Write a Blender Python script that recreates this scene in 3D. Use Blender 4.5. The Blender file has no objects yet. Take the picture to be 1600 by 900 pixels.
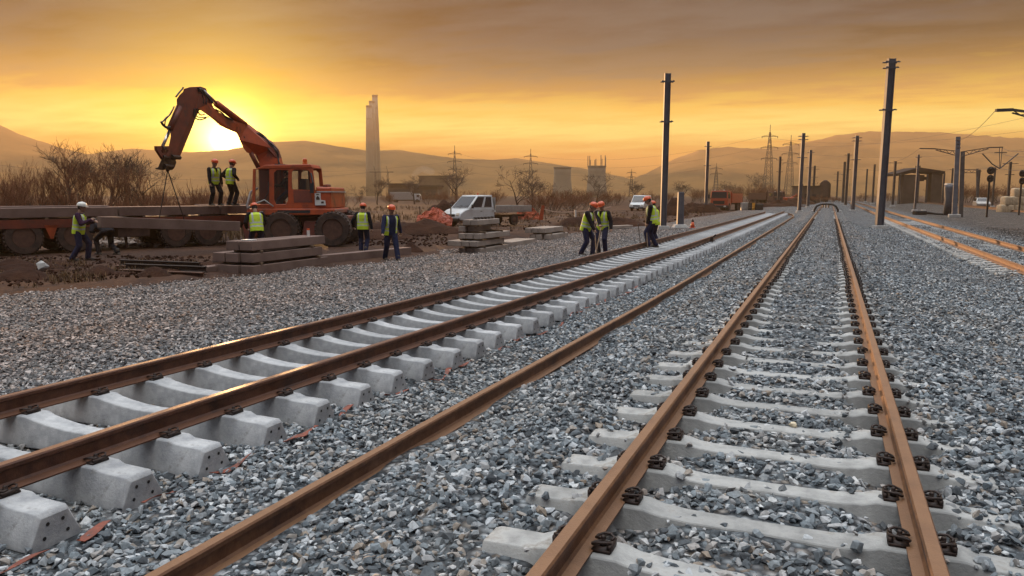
import bpy, bmesh, math, random
import numpy as np
from mathutils import Vector, Matrix
random.seed(7)
rng = np.random.default_rng(11)
scene = bpy.context.scene
COL = scene.collection
rad = math.radians

# ---------------------------------------------------------------- camera
FPX, CX, CY = 1186.0, 800.0, 450.0
TH, PS = rad(7.018), rad(22.583)
CAM = Vector((0.27, 0.0, 1.95))
Rv = Vector((math.cos(PS), math.sin(PS), 0))
Fv = Vector((-math.sin(PS)*math.cos(TH), math.cos(PS)*math.cos(TH), -math.sin(TH)))
Uv = Rv.cross(Fv)
cd = bpy.data.cameras.new('camera')
cam = bpy.data.objects.new('camera', cd); COL.objects.link(cam)
cam.matrix_world = Matrix(((Rv.x, Uv.x, -Fv.x, CAM.x), (Rv.y, Uv.y, -Fv.y, CAM.y), (Rv.z, Uv.z, -Fv.z, CAM.z), (0, 0, 0, 1)))
cd.sensor_width = 36.0; cd.lens = 36.0*FPX/1600.0
cd.clip_start = 0.05; cd.clip_end = 20000
scene.camera = cam

def W(px, py, d):                      # the point seen at a photo pixel, d metres in front of the camera
    return CAM + (Fv + Rv*((px-CX)/FPX) + Uv*((CY-py)/FPX))*d
def G(px, py, z=0.0):                  # the point of the level z seen at a photo pixel
    v = Fv + Rv*((px-CX)/FPX) + Uv*((CY-py)/FPX)
    return CAM + v*((z-CAM.z)/v.z)
def FL(px, d, z=0.0):                  # a point of the level z below pixel column px at depth d
    h = (CAM.z - z)
    # row of that ground point: solve for py so that the point lies on level z
    k = (-h/d - Fv.z - 0*Rv.z)/Uv.z
    return CAM + (Fv + Rv*((px-CX)/FPX) + Uv*k)*d

# ---------------------------------------------------------------- light
SUNPX = (352, 221)
Sd = (Fv + Rv*((SUNPX[0]-CX)/FPX) + Uv*((CY-SUNPX[1])/FPX)).normalized()
sun_el = math.asin(Sd.z); sun_az = math.atan2(Sd.x, Sd.y)
EXPOSURE = 1.0
K = 2.0**-EXPOSURE
scene.view_settings.view_transform = 'Standard'
scene.view_settings.look = 'None'
scene.view_settings.exposure = EXPOSURE
scene.view_settings.gamma = 1.0
scene.view_settings.use_curve_mapping = False
sl = bpy.data.lights.new('sun', 'SUN'); sl.energy = 4.5; sl.angle = rad(0.6); sl.color = (1.0, 0.55, 0.24)
so = bpy.data.objects.new('sun', sl); COL.objects.link(so)
so.rotation_euler = (-Sd).to_track_quat('-Z', 'Y').to_euler()
cy = scene.cycles
cy.max_bounces = 6; cy.diffuse_bounces = 2; cy.glossy_bounces = 2; cy.transmission_bounces = 4
cy.transparent_max_bounces = 8; cy.volume_bounces = 1
cy.use_denoising = True
cy.sample_clamp_indirect = 4.0

def lin(r, g, b, k=1.0):
    f = lambda c: ((c/255+0.055)/1.055)**2.4 if c > 10 else c/255/12.92
    return (f(r)*k, f(g)*k, f(b)*k, 1.0)

class NT:                               # small node-tree helper
    def __init__(s, nt): s.nt = nt; s.n = nt.nodes; s.l = nt.links
    def new(s, t, **kw):
        n = s.n.new(t)
        for k, v in kw.items(): setattr(n, k, v)
        return n
    def put(s, sock, v):
        if isinstance(v, bpy.types.NodeSocket): s.l.new(v, sock)
        else: sock.default_value = v
    def math(s, op, a, b=0.0, c=None, clamp=False):
        n = s.new('ShaderNodeMath', operation=op); n.use_clamp = clamp
        s.put(n.inputs[0], a); s.put(n.inputs[1], b)
        if c is not None: s.put(n.inputs[2], c)
        return n.outputs[0]
    def mix(s, f, a, b, blend='MIX'):
        n = s.new('ShaderNodeMix', data_type='RGBA', blend_type=blend); n.clamp_factor = True
        s.put(n.inputs[0], f); s.put(n.inputs[6], a); s.put(n.inputs[7], b)
        return n.outputs[2]
    def ramp(s, f, stops, interp='LINEAR'):
        n = s.new('ShaderNodeValToRGB'); r = n.color_ramp; r.interpolation = interp
        while len(r.elements) < len(stops): r.elements.new(0.5)
        for e, (p, c) in zip(r.elements, stops): e.position = p; e.color = c if len(c) == 4 else (*c, 1)
        s.put(n.inputs[0], f); return n.outputs[0]
    def noise(s, vec, scale, detail=3, rough=0.5, dim='3D'):
        n = s.new('ShaderNodeTexNoise', noise_dimensions=dim)
        if vec is not None: s.l.new(vec, n.inputs['Vector'])
        n.inputs['Scale'].default_value = scale; n.inputs['Detail'].default_value = detail; n.inputs['Roughness'].default_value = rough
        return n.outputs[0]

world = bpy.data.worlds.new('World'); scene.world = world; world.use_nodes = True
w = NT(world.node_tree); w.n.clear()
tc = w.new('ShaderNodeTexCoord').outputs['Generated']
sep = w.new('ShaderNodeSeparateXYZ'); w.l.new(tc, sep.inputs[0])
zz = sep.outputs[2]
sky = w.new('ShaderNodeTexSky', sky_type='NISHITA'); sky.sun_disc = False
sky.sun_elevation = sun_el; sky.sun_rotation = sun_az; sky.air_density = 1.5; sky.dust_density = 4.0; sky.ozone_density = 1.0
# direction of every ray from the sun
dt = w.new('ShaderNodeVectorMath', operation='DOT_PRODUCT'); w.l.new(tc, dt.inputs[0]); dt.inputs[1].default_value = Sd
dot = w.math('MAXIMUM', dt.outputs[1], 0.0)
# cloud sheet: directions thrown on a level plane
zd = w.math('ADD', w.math('MAXIMUM', zz, 0.0), 0.07)
cu = w.new('ShaderNodeCombineXYZ'); w.put(cu.inputs[0], w.math('DIVIDE', sep.outputs[0], zd)); w.put(cu.inputs[1], w.math('DIVIDE', sep.outputs[1], zd))
mp = w.new('ShaderNodeMapping'); w.l.new(cu.outputs[0], mp.inputs[0]); mp.inputs['Rotation'].default_value = (0, 0, rad(-30)); mp.inputs['Scale'].default_value = (0.5, 1.0, 1.0)
n1 = w.noise(mp.outputs[0], 1.0, 6, 0.60)
n2 = w.noise(mp.outputs[0], 3.6, 6, 0.62)
nw = w.math('ADD', w.math('MULTIPLY', n1, 0.6), w.math('MULTIPLY', n2, 0.4))
zw = w.math('ADD', zz, w.math('MULTIPLY', w.math('SUBTRACT', nw, 0.5), w.math('MULTIPLY', w.math('MAXIMUM', zz, 0.0), 1.3)))
base = w.ramp(w.math('MULTIPLY', zw, 2.0), [
    (0.0, lin(206, 120, 34)), (0.10, lin(236, 164, 48)), (0.165, lin(255, 228, 122, 1.25)), (0.225, lin(252, 204, 88)),
    (0.265, lin(188, 145, 80)), (0.32, lin(116, 103, 82)), (0.40, lin(60, 66, 72)), (0.50, lin(50, 58, 68)), (0.62, lin(70, 76, 84)), (0.84, lin(114, 119, 124)), (1.0, lin(205, 211, 217))])
shade = w.ramp(nw, [(0.40, (0.08, 0.12, 0.18, 1)), (0.5, (1, 1, 1, 1)), (0.60, (2.3, 2.05, 1.7, 1))])
cl_amt = w.math('MULTIPLY', w.math('SUBTRACT', zz, 0.09), 9.0, clamp=True)
cloud = w.mix(cl_amt, base, w.mix(1.0, base, shade, 'MULTIPLY'))
cloud = w.mix(w.math('MULTIPLY', w.math('SUBTRACT', zz, 0.46), 2.6, clamp=True), cloud, (4.9, 5.0, 5.15, 1), 'MULTIPLY')
# away from the sun the low sky cools down to a pale blue grey
away = w.math('MULTIPLY', w.math('ADD', w.math('MULTIPLY', dt.outputs[1], -1.0), 0.38), 1.5, clamp=True)
cloud = w.mix(w.math('MULTIPLY', away, w.math('SUBTRACT', 1.0, w.math('MULTIPLY', w.math('POWER', w.math('MAXIMUM', zz, 0.0), 4.0), 1.0), clamp=True)), cloud, lin(56, 74, 106))
def glow(p, col):
    return w.mix(1.0, (0, 0, 0, 1), w.mix(1.0, (*col, 1), w.math('POWER', dot, p), 'MULTIPLY'), 'ADD')
g = w.mix(1.0, glow(30, (0.09, 0.045, 0.006)), glow(110, (0.80, 0.52, 0.02)), 'ADD')
g = w.mix(1.0, g, glow(1200, (2.6, 1.7, 0.20)), 'ADD')
g = w.mix(1.0, g, glow(2400, (9.0, 6.8, 2.2)), 'ADD')
g = w.mix(1.0, g, glow(20000, (14, 12, 7)), 'ADD')
tot = w.mix(1.0, cloud, g, 'ADD')
tot = w.mix(1.0, tot, (10*K, 10*K, 10*K, 1), 'MULTIPLY')
tot = w.mix(0.97, sky.outputs[0], tot)
bg = w.new('ShaderNodeBackground'); bg.inputs[1].default_value = 0.1
w.l.new(tot, bg.inputs[0])
wo = w.new('ShaderNodeOutputWorld'); w.l.new(bg.outputs[0], wo.inputs[0])
world.cycles.sampling_method = 'MANUAL'; world.cycles.sample_map_resolution = 1024

# ---------------------------------------------------------------- mesh helpers
class MB:
    def __init__(s): s.v = []; s.f = []; s.m = []
    def add(s, vs, fs, mi=0):
        b = len(s.v); s.v += [tuple(p) for p in vs]; s.f += [tuple(i+b for i in f) for f in fs]; s.m += [mi]*len(fs); return s
    def box(s, c, size, M=None, mi=0, taper=(1, 1)):
        hx, hy, hz = size[0]/2, size[1]/2, size[2]/2; c = Vector(c)
        P = []
        for z in (-1, 1):
            tx, ty = taper if z > 0 else (1, 1)
            for x, y in ((-1, -1), (1, -1), (1, 1), (-1, 1)): P.append(Vector((x*hx*tx, y*hy*ty, z*hz)))
        if M is not None: P = [M @ p for p in P]
        return s.add([p+c for p in P], [(3, 2, 1, 0), (4, 5, 6, 7), (0, 1, 5, 4), (1, 2, 6, 5), (2, 3, 7, 6), (3, 0, 4, 7)], mi)
    def tube(s, pts, r, n=8, mi=0, cap=True):
        pts = [Vector(p) for p in pts]
        rs = list(r) if hasattr(r, '__len__') else [r]*len(pts)
        b = len(s.v); up = None
        for i, p in enumerate(pts):
            t = (pts[min(i+1, len(pts)-1)] - pts[max(i-1, 0)])
            t = t.normalized() if t.length > 1e-9 else Vector((0, 0, 1))
            if up is None:
                up = Vector((0, 0, 1)) if abs(t.z) < 0.9 else Vector((1, 0, 0))
            a = t.cross(up)
            if a.length < 1e-6: a = t.orthogonal()
            a.normalize(); c = a.cross(t); up = c
            for k in range(n):
                q = 2*math.pi*k/n
                s.v.append(tuple(p + (a*math.cos(q) + c*math.sin(q))*rs[i]))
        F = []
        for i in range(len(pts)-1):
            for k in range(n):
                F.append((b+i*n+k, b+i*n+(k+1) % n, b+(i+1)*n+(k+1) % n, b+(i+1)*n+k))
        if cap and n > 2:
            F.append(tuple(b+k for k in range(n-1, -1, -1))); e = b+(len(pts)-1)*n; F.append(tuple(e+k for k in range(n)))
        s.f += F; s.m += [mi]*len(F); return s
    def bar(s, a, b, w, h=None, mi=0):                # square bar between two points
        a, b = Vector(a), Vector(b); h = h or w; t = (b-a).normalized()
        u = t.cross(Vector((0, 0, 1))) if abs(t.z) < 0.95 else t.cross(Vector((0, 1, 0)))
        u.normalize(); v = u.cross(t)
        P = [p + u*x*w/2 + v*y*h/2 for p in (a, b) for x, y in ((-1, -1), (1, -1), (1, 1), (-1, 1))]
        return s.add(P, [(3, 2, 1, 0), (4, 5, 6, 7), (0, 1, 5, 4), (1, 2, 6, 5), (2, 3, 7, 6), (3, 0, 4, 7)], mi)
    def prism(s, pts, off, mi=0):                     # planar outline (3-D points) pushed along off
        off = Vector(off); n = len(pts); P = [Vector(p) for p in pts]
        nrm = Vector()
        for i in range(n): nrm += P[i].cross(P[(i+1) % n])
        if nrm.dot(off) > 0: P.reverse()
        V = P + [p+off for p in P]
        F = [tuple(range(n)), tuple(range(2*n-1, n-1, -1))] + [(i, i+n, (i+1) % n+n, (i+1) % n) for i in range(n)]
        return s.add(V, F, mi)
    def lathe(s, prof, c=(0, 0, 0), n=24, M=None, mi=0):   # profile of (radius, z)
        b = len(s.v); c = Vector(c)
        for r, z in prof:
            for k in range(n):
                q = 2*math.pi*k/n; p = Vector((r*math.cos(q), r*math.sin(q), z))
                s.v.append(tuple((M @ p if M is not None else p) + c))
        F = []
        for i in range(len(prof)-1):
            for k in range(n):
                F.append((b+i*n+k, b+i*n+(k+1) % n, b+(i+1)*n+(k+1) % n, b+(i+1)*n+k))
        F.append(tuple(b+k for k in range(n-1, -1, -1))); e = b+(len(prof)-1)*n; F.append(tuple(e+k for k in range(n)))
        s.f += F; s.m += [mi]*len(F); return s
    def ball(s, c, r, n=12, m=8, M=None, mi=0):
        r = r if hasattr(r, '__len__') else (r, r, r); c = Vector(c); b = len(s.v)
        for i in range(m+1):
            t = math.pi*i/m
            for k in range(n):
                q = 2*math.pi*k/n
                p = Vector((r[0]*math.sin(t)*math.cos(q), r[1]*math.sin(t)*math.sin(q), -r[2]*math.cos(t)))
                s.v.append(tuple((M @ p if M is not None else p)+c))
        F = [(b+i*n+k, b+i*n+(k+1) % n, b+(i+1)*n+(k+1) % n, b+(i+1)*n+k) for i in range(m) for k in range(n)]
        s.f += F; s.m += [mi]*len(F); return s
    def capsule(s, a, b, r0, r1, n=12):
        a, b = Vector(a), Vector(b); t = (b-a); L = t.length or 1e-4; t = t/L
        pts = []; rs = []
        for q in (80, 55, 28): pts.append(a - t*r0*math.sin(rad(q))); rs.append(r0*math.cos(rad(q)))
        pts += [a, b]; rs += [r0, r1]
        for q in (28, 55, 80): pts.append(b + t*r1*math.sin(rad(q))); rs.append(r1*math.cos(rad(q)))
        return s.tube(pts, rs, n)
    def mesh(s, name, mats, smooth=False, origin=None):
        me = bpy.data.meshes.new(name); V = s.v
        if origin is not None: V = [(x-origin[0], y-origin[1], z-origin[2]) for x, y, z in V]
        me.from_pydata(V, [], s.f); me.update()
        for m_ in (mats if isinstance(mats, (list, tuple)) else [mats]): me.materials.append(m_)
        if any(s.m): me.polygons.foreach_set('material_index', s.m)
        if smooth: me.polygons.foreach_set('use_smooth', [True]*len(s.f))
        return me
    def build(s, name, mats, parent=None, smooth=False, origin=None, bevel=0.0, auto=None):
        if origin is None:
            q = parent
            while q is not None:
                if q.get('_wo'): origin = q.location; break
                q = q.parent
        me = s.mesh(name, mats, smooth, origin)
        if bevel: me = bevelled(me, bevel)
        if auto:
            me.polygons.foreach_set('use_smooth', [True]*len(me.polygons)); me.set_sharp_from_angle(angle=rad(auto))
        o = bpy.data.objects.new(name, me); COL.objects.link(o)
        if parent is not None: o.parent = parent
        return o
def bevelled(me, w_, seg=1):
    bm = bmesh.new(); bm.from_mesh(me); bmesh.ops.remove_doubles(bm, verts=bm.verts, dist=1e-5)
    ed = [e for e in bm.edges if len(e.link_faces) == 2 and e.calc_face_angle(0) > rad(25)]
    bmesh.ops.bevel(bm, geom=ed, offset=w_, segments=seg, affect='EDGES', clamp_overlap=True)
    bm.to_mesh(me); bm.free(); return me
def tag(o, label=None, cat=None, group=None, kind=None):
    if label: o['label'] = label
    if cat: o['category'] = cat
    if group: o['group'] = group
    if kind: o['kind'] = kind
    return o
def thing(name, label, cat, loc=(0, 0, 0), rz=0.0, group=None, world_verts=False):
    o = bpy.data.objects.new(name, None); COL.objects.link(o); o.location = loc; o.rotation_euler = (0, 0, rz); o.empty_display_size = 0.2
    tag(o, label, cat, group)
    if world_verts: o['_wo'] = 1
    return o
def children(o): return [c for c in KIDS.get(o.name, [])]
KIDS = {}
def dup(o, loc=None, rz=None, label=None, group=None, scale=None, kids=True):
    r = o.copy(); COL.objects.link(r)
    if loc is not None: r.location = loc
    if rz is not None: r.rotation_euler = (0, 0, rz)
    if scale is not None: r.scale = (scale,)*3 if not hasattr(scale, '__len__') else scale
    if label: r['label'] = label
    if group: r['group'] = group
    if kids:
        for ch in list(o.children):
            c = ch.copy(); COL.objects.link(c); c.parent = r
            for g_ in list(ch.children):
                d = g_.copy(); COL.objects.link(d); d.parent = c
    return r
def remeshed(mb, voxel, smooth_it=2, fac=0.5):
    me = mb.mesh('tmp', [])
    o = bpy.data.objects.new('tmp', me); COL.objects.link(o)
    r = o.modifiers.new('r', 'REMESH'); r.mode = 'VOXEL'; r.voxel_size = voxel
    if smooth_it:
        s_ = o.modifiers.new('s', 'SMOOTH'); s_.iterations = smooth_it; s_.factor = fac
    dg = bpy.context.evaluated_depsgraph_get(); dg.update()
    out = bpy.data.meshes.new_from_object(o.evaluated_get(dg))
    bpy.data.objects.remove(o); bpy.data.meshes.remove(me)
    out.polygons.foreach_set('use_smooth', [True]*len(out.polygons))
    return out
def obj(name, me, mat=None, parent=None):
    if mat is not None: me.materials.clear(); me.materials.append(mat)
    me.name = name
    o = bpy.data.objects.new(name, me); COL.objects.link(o)
    if parent is not None: o.parent = parent
    return o

# value noise on arrays, for terrain
_perm = rng.permutation(4096).astype(np.int64)
def vnoise(x, y, seed=0):
    xi = np.floor(x).astype(np.int64); yi = np.floor(y).astype(np.int64); fx = x-xi; fy = y-yi
    fx = fx*fx*(3-2*fx); fy = fy*fy*(3-2*fy)
    h = lambda a, b: _perm[(_perm[(a+seed*131) % 4096]+b) % 4096]/4095.0
    return (h(xi, yi)*(1-fx)+h(xi+1, yi)*fx)*(1-fy)+(h(xi, yi+1)*(1-fx)+h(xi+1, yi+1)*fx)*fy
def fbm(x, y, o=4, seed=0):
    t = 0; a = 0.5; f = 1.0
    for i in range(o): t = t+a*(vnoise(x*f, y*f, seed+i)-0.5); a *= 0.5; f *= 2.03
    return t
def sst(a, b, x):
    t = np.clip((x-a)/(b-a), 0, 1); return t*t*(3-2*t)

# ---------------------------------------------------------------- materials
def mat(name, col, rough=0.7, col2=None, scale=4.0, metal=0.0, bump=0.0, bscale=None, detail=5, spots=None, rnd=0.0, spec=0.5, coat=0.0, lo=0.35, hi=0.65, dust_flare=None):
    m = bpy.data.materials.new(name); m.use_nodes = True
    t = NT(m.node_tree); p = t.n['Principled BSDF']
    co = t.new('ShaderNodeTexCoord').outputs['Object']
    c = (*col, 1)
    if col2 is not None:
        f = t.noise(co, scale, detail, 0.6)
        c = t.mix(t.math('DIVIDE', t.math('SUBTRACT', f, lo), hi-lo, clamp=True), (*col, 1), (*col2, 1))
    if spots is not None:
        sc_, sm, scol = spots
        f2 = t.noise(co, sc_, 6, 0.65)
        c = t.mix(t.math('MULTIPLY', t.math('SUBTRACT', f2, sm), 7.0, clamp=True), c, (*scol, 1))
    if dust_flare is not None:          # rust dust and wear lying on faces that look up
        gn = t.new('ShaderNodeSeparateXYZ'); t.l.new(t.new('ShaderNodeNewGeometry').outputs['True Normal'], gn.inputs[0])
        f3 = t.math('MULTIPLY', t.math('MULTIPLY', t.math('SUBTRACT', gn.outputs[2], 0.55), 3.0, clamp=True), t.math('ADD', 0.10, t.math('MULTIPLY', t.noise(co, 5, 7, 0.75), 1.5)), clamp=True)
        c = t.mix(f3, c, (*dust_flare, 1))
    if rnd:
        oi = t.new('ShaderNodeObjectInfo')
        v = t.math('ADD', 1.0-rnd, t.math('MULTIPLY', oi.outputs['Random'], 2*rnd))
        c = t.mix(1.0, c, t.ramp(v, [(0, (0, 0, 0)), (1, (1, 1, 1))]) if False else v, 'MULTIPLY')
    t.put(p.inputs['Base Color'], c)
    p.inputs['Roughness'].default_value = rough; p.inputs['Metallic'].default_value = metal
    p.inputs['Specular IOR Level'].default_value = spec
    if coat: p.inputs['Coat Weight'].default_value = coat
    if bump:
        b = t.new('ShaderNodeBump'); b.inputs['Strength'].default_value = 1.0; b.inputs['Distance'].default_value = bump
        t.l.new(t.noise(co, bscale or scale*4, 6, 0.65), b.inputs['Height']); t.l.new(b.outputs[0], p.inputs['Normal'])
    return m
M_ = {}
M_['rust'] = mat('rusty_steel', (0.070, 0.026, 0.014), 0.5, (0.125, 0.050, 0.026), 14, 0.2, 0.002, 90, spots=(2.0, 0.52, (0.036, 0.015, 0.011)), spec=0.45, dust_flare=(0.14, 0.062, 0.034))
M_['rust_warm'] = mat('rusty_steel_light', (0.105, 0.042, 0.019), 0.5, (0.18, 0.082, 0.040), 14, 0.2, 0.002, 90, spots=(2.0, 0.53, (0.060, 0.025, 0.015)), spec=0.45, dust_flare=(0.23, 0.118, 0.058))
M_['clip'] = mat('dark_rusty_iron', (0.016, 0.010, 0.008), 0.55, (0.040, 0.020, 0.014), 40, 0.3, 0.001, 200)
M_['concrete'] = mat('sleeper_concrete', (0.27, 0.275, 0.285), 0.88, (0.46, 0.46, 0.46), 6, 0, 0.004, 70, rnd=0.14, spots=(9.0, 0.57, (0.22, 0.21, 0.20)))
M_['concrete_used'] = mat('sleeper_concrete_dusty', (0.24, 0.238, 0.23), 0.9, (0.40, 0.395, 0.38), 6.0, 0, 0.004, 60, rnd=0.14, spots=(6.0, 0.56, (0.22, 0.20, 0.175)))
M_['concrete_old'] = mat('weathered_concrete', (0.20, 0.16, 0.14), 0.92, (0.32, 0.27, 0.235), 3.0, 0, 0.004, 40, rnd=0.15, spots=(6.0, 0.57, (0.10, 0.07, 0.06)))
M_['dark'] = mat('dark_hole', (0.015, 0.014, 0.014), 0.9)
M_['wood'] = mat('old_timber', (0.10, 0.065, 0.04), 0.85, (0.16, 0.10, 0.06), 6, 0, 0.003, 40)
# ---------------------------------------------------------------- terrain
def left_edge(Y):
    e = np.interp(Y, [-5, 5, 10, 15, 18, 21.5, 26, 39, 60, 110, 240], [-17.6, -16.6, -15.6, -14.2, -13.5, -12.9, -13.2, -12.4, -11.0, -10.6, -9.0])
    return e + 0.8*fbm(Y*0.35, Y*0+3.3, 3, 5)
def ballast_z(X, Y):
    X = np.asarray(X, float); Y = np.asarray(Y, float)
    z = np.interp(X, [-7, -3.4, -2.9, -2.45, -2.1, -1.65, -1.3, -1.0, -0.90, -0.60, -0.40, 0, 0.40, 0.60, 0.90, 1.0, 1.3, 1.7, 2.3, 3.2, 3.6, 3.9, 6.4, 6.9, 8, 9.5, 10.5, 13, 15, 19, 21, 24],
                     [0.0, 0.0, 0.025, 0.05, 0.10, 0.232, 0.212, 0.200, 0.170, 0.160, 0.222, 0.238, 0.222, 0.160, 0.170, 0.200, 0.212, 0.215, 0.11, 0.0, 0.07, 0.17, 0.18, 0.12, 0.0, 0.02, -0.02, 0.08, 0.24, 0.26, 0.0, -0.3])
    z = z + 0.055*sst(5, 16, Y)*(np.abs(X) < 0.62)*np.clip((0.62-np.abs(X))/0.15, 0, 1)
    z = z + 0.085*sst(13, 24, Y)*(np.abs(X) < 1.45) + 0.075*sst(6.5, 13, Y)*np.clip((np.abs(X)-.86)/.12, 0, 1)*np.clip((1.75-np.abs(X))/.4, 0, 1)
    z = z + .035*np.clip((X-.90)/.15, 0, 1)*np.clip((1.7-X)/.3, 0, 1)
    Xe = left_edge(Y)
    t = np.clip((-7-X)/(-7-Xe), 0, 1.5)
    z = z - (X < -7)*0.13*t*t - 0.9*np.clip(Xe-X, 0, 1.0)
    z = z + 0.15*fbm(X*0.9, Y*0.9, 3, 9)*(np.abs(X) > 1.2) + 0.03*fbm(X*3.1, Y*3.1, 2, 21)*np.where(np.abs(X) < 1.4, .35, 1.0)
    return z
def ground_z(X, Y):
    X = np.asarray(X, float); Y = np.asarray(Y, float)
    Xe = left_edge(Y)
    a = Xe - X                                   # distance outside the gravel
    z = -0.42 + 0.28*sst(-0.9, 0.1, a) + 0.20*sst(0.3, 2.2, a)
    near = np.exp(-np.clip(a-9, 0, None)/14)
    z = z + (a > -1)*near*(0.30*fbm(X*0.55, Y*0.55, 4, 31) + 0.10*fbm(X*2.2, Y*2.2, 2, 33))
    z = z - 0.28*sst(36, 55, Y*0.92 - X*0.38)*sst(-1, 3, a)
    pad = sst(9.5, 6.0, np.hypot((X+21.3)*.75, (Y-20.5)*.55)); z = z*(1-pad*.9)-0.01*pad
    r = sst(19.5, 24, X)
    z = z*(1-r) + r*(0.0 + 0.15*fbm(X*0.3, Y*0.3, 3, 41))
    return z
def gz(x, y): return float(ground_z(np.array([x]), np.array([y]))[0])
def bz(x, y): return float(ballast_z(np.array([x]), np.array([y]))[0])
def gridmesh(name, xs, ys, zf, m, kind=None):
    X, Y = np.meshgrid(xs, ys); Z = zf(X, Y)
    V = np.stack([X.ravel(), Y.ravel(), Z.ravel()], 1)
    nx, ny = len(xs), len(ys)
    i = (np.arange(ny-1)[:, None]*nx + np.arange(nx-1)[None, :]).ravel()
    F = np.stack([i, i+1, i+nx+1, i+nx], 1)
    me = bpy.data.meshes.new(name); me.vertices.add(len(V)); me.vertices.foreach_set('co', V.ravel())
    me.loops.add(F.size); me.loops.foreach_set('vertex_index', F.ravel().astype(np.int32))
    me.polygons.add(len(F)); me.polygons.foreach_set('loop_start', np.arange(0, F.size, 4, dtype=np.int32))
    me.update(calc_edges=True); me.polygons.foreach_set('use_smooth', [True]*len(F))
    me.materials.append(m); o = bpy.data.objects.new(name, me); COL.objects.link(o)
    if kind: o['kind'] = kind
    return o
def spaced(parts):
    return np.unique(np.round(np.concatenate([np.arange(a, b, s) for a, b, s in parts]), 3))

# soil: brown earth, paler trodden track, rusty dry grass
m = bpy.data.materials.new('soil'); m.use_nodes = True; t = NT(m.node_tree); p = t.n['Principled BSDF']
co = t.new('ShaderNodeTexCoord').outputs['Object']
fa = t.noise(co, 0.16, 5, 0.6); fb = t.noise(co, 1.7, 6, 0.65); fc = t.noise(co, 9.0, 4, 0.6)
c = t.ramp(fa, [(0.36, (0.028, 0.013, 0.009)), (0.50, (0.050, 0.023, 0.014)), (0.62, (0.078, 0.035, 0.017))])
c = t.mix(t.math('MULTIPLY', t.math('SUBTRACT', fb, 0.50), 5, clamp=True), c, (0.026, 0.014, 0.010, 1))
c = t.mix(t.math('MULTIPLY', t.math('SUBTRACT', fc, 0.55), 4, clamp=True), c, (0.115, 0.062, 0.038, 1))
t.put(p.inputs['Base Color'], c); p.inputs['Roughness'].default_value = 0.95; p.inputs['Specular IOR Level'].default_value = 0.2
b = t.new('ShaderNodeBump'); b.inputs['Distance'].default_value = 0.06
t.l.new(t.math('ADD', fb, t.math('MULTIPLY', fc, 0.5)), b.inputs['Height']); t.l.new(b.outputs[0], p.inputs['Normal'])
M_['soil'] = m
xs = spaced([(-2780, -300, 80), (-300, -80, 10), (-80, -34, 1.5), (-34, -8, 0.28), (-8, 19, 3), (19, 60, 2), (60, 300, 20), (300, 1090, 60)])
ys = spaced([(-140, -10, 15), (-10, 4, 2), (4, 42, 0.3), (42, 110, 1.2), (110, 400, 12), (400, 2890, 100)])
gridmesh('ground', xs, ys, ground_z, M_['soil'], 'structure')

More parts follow.
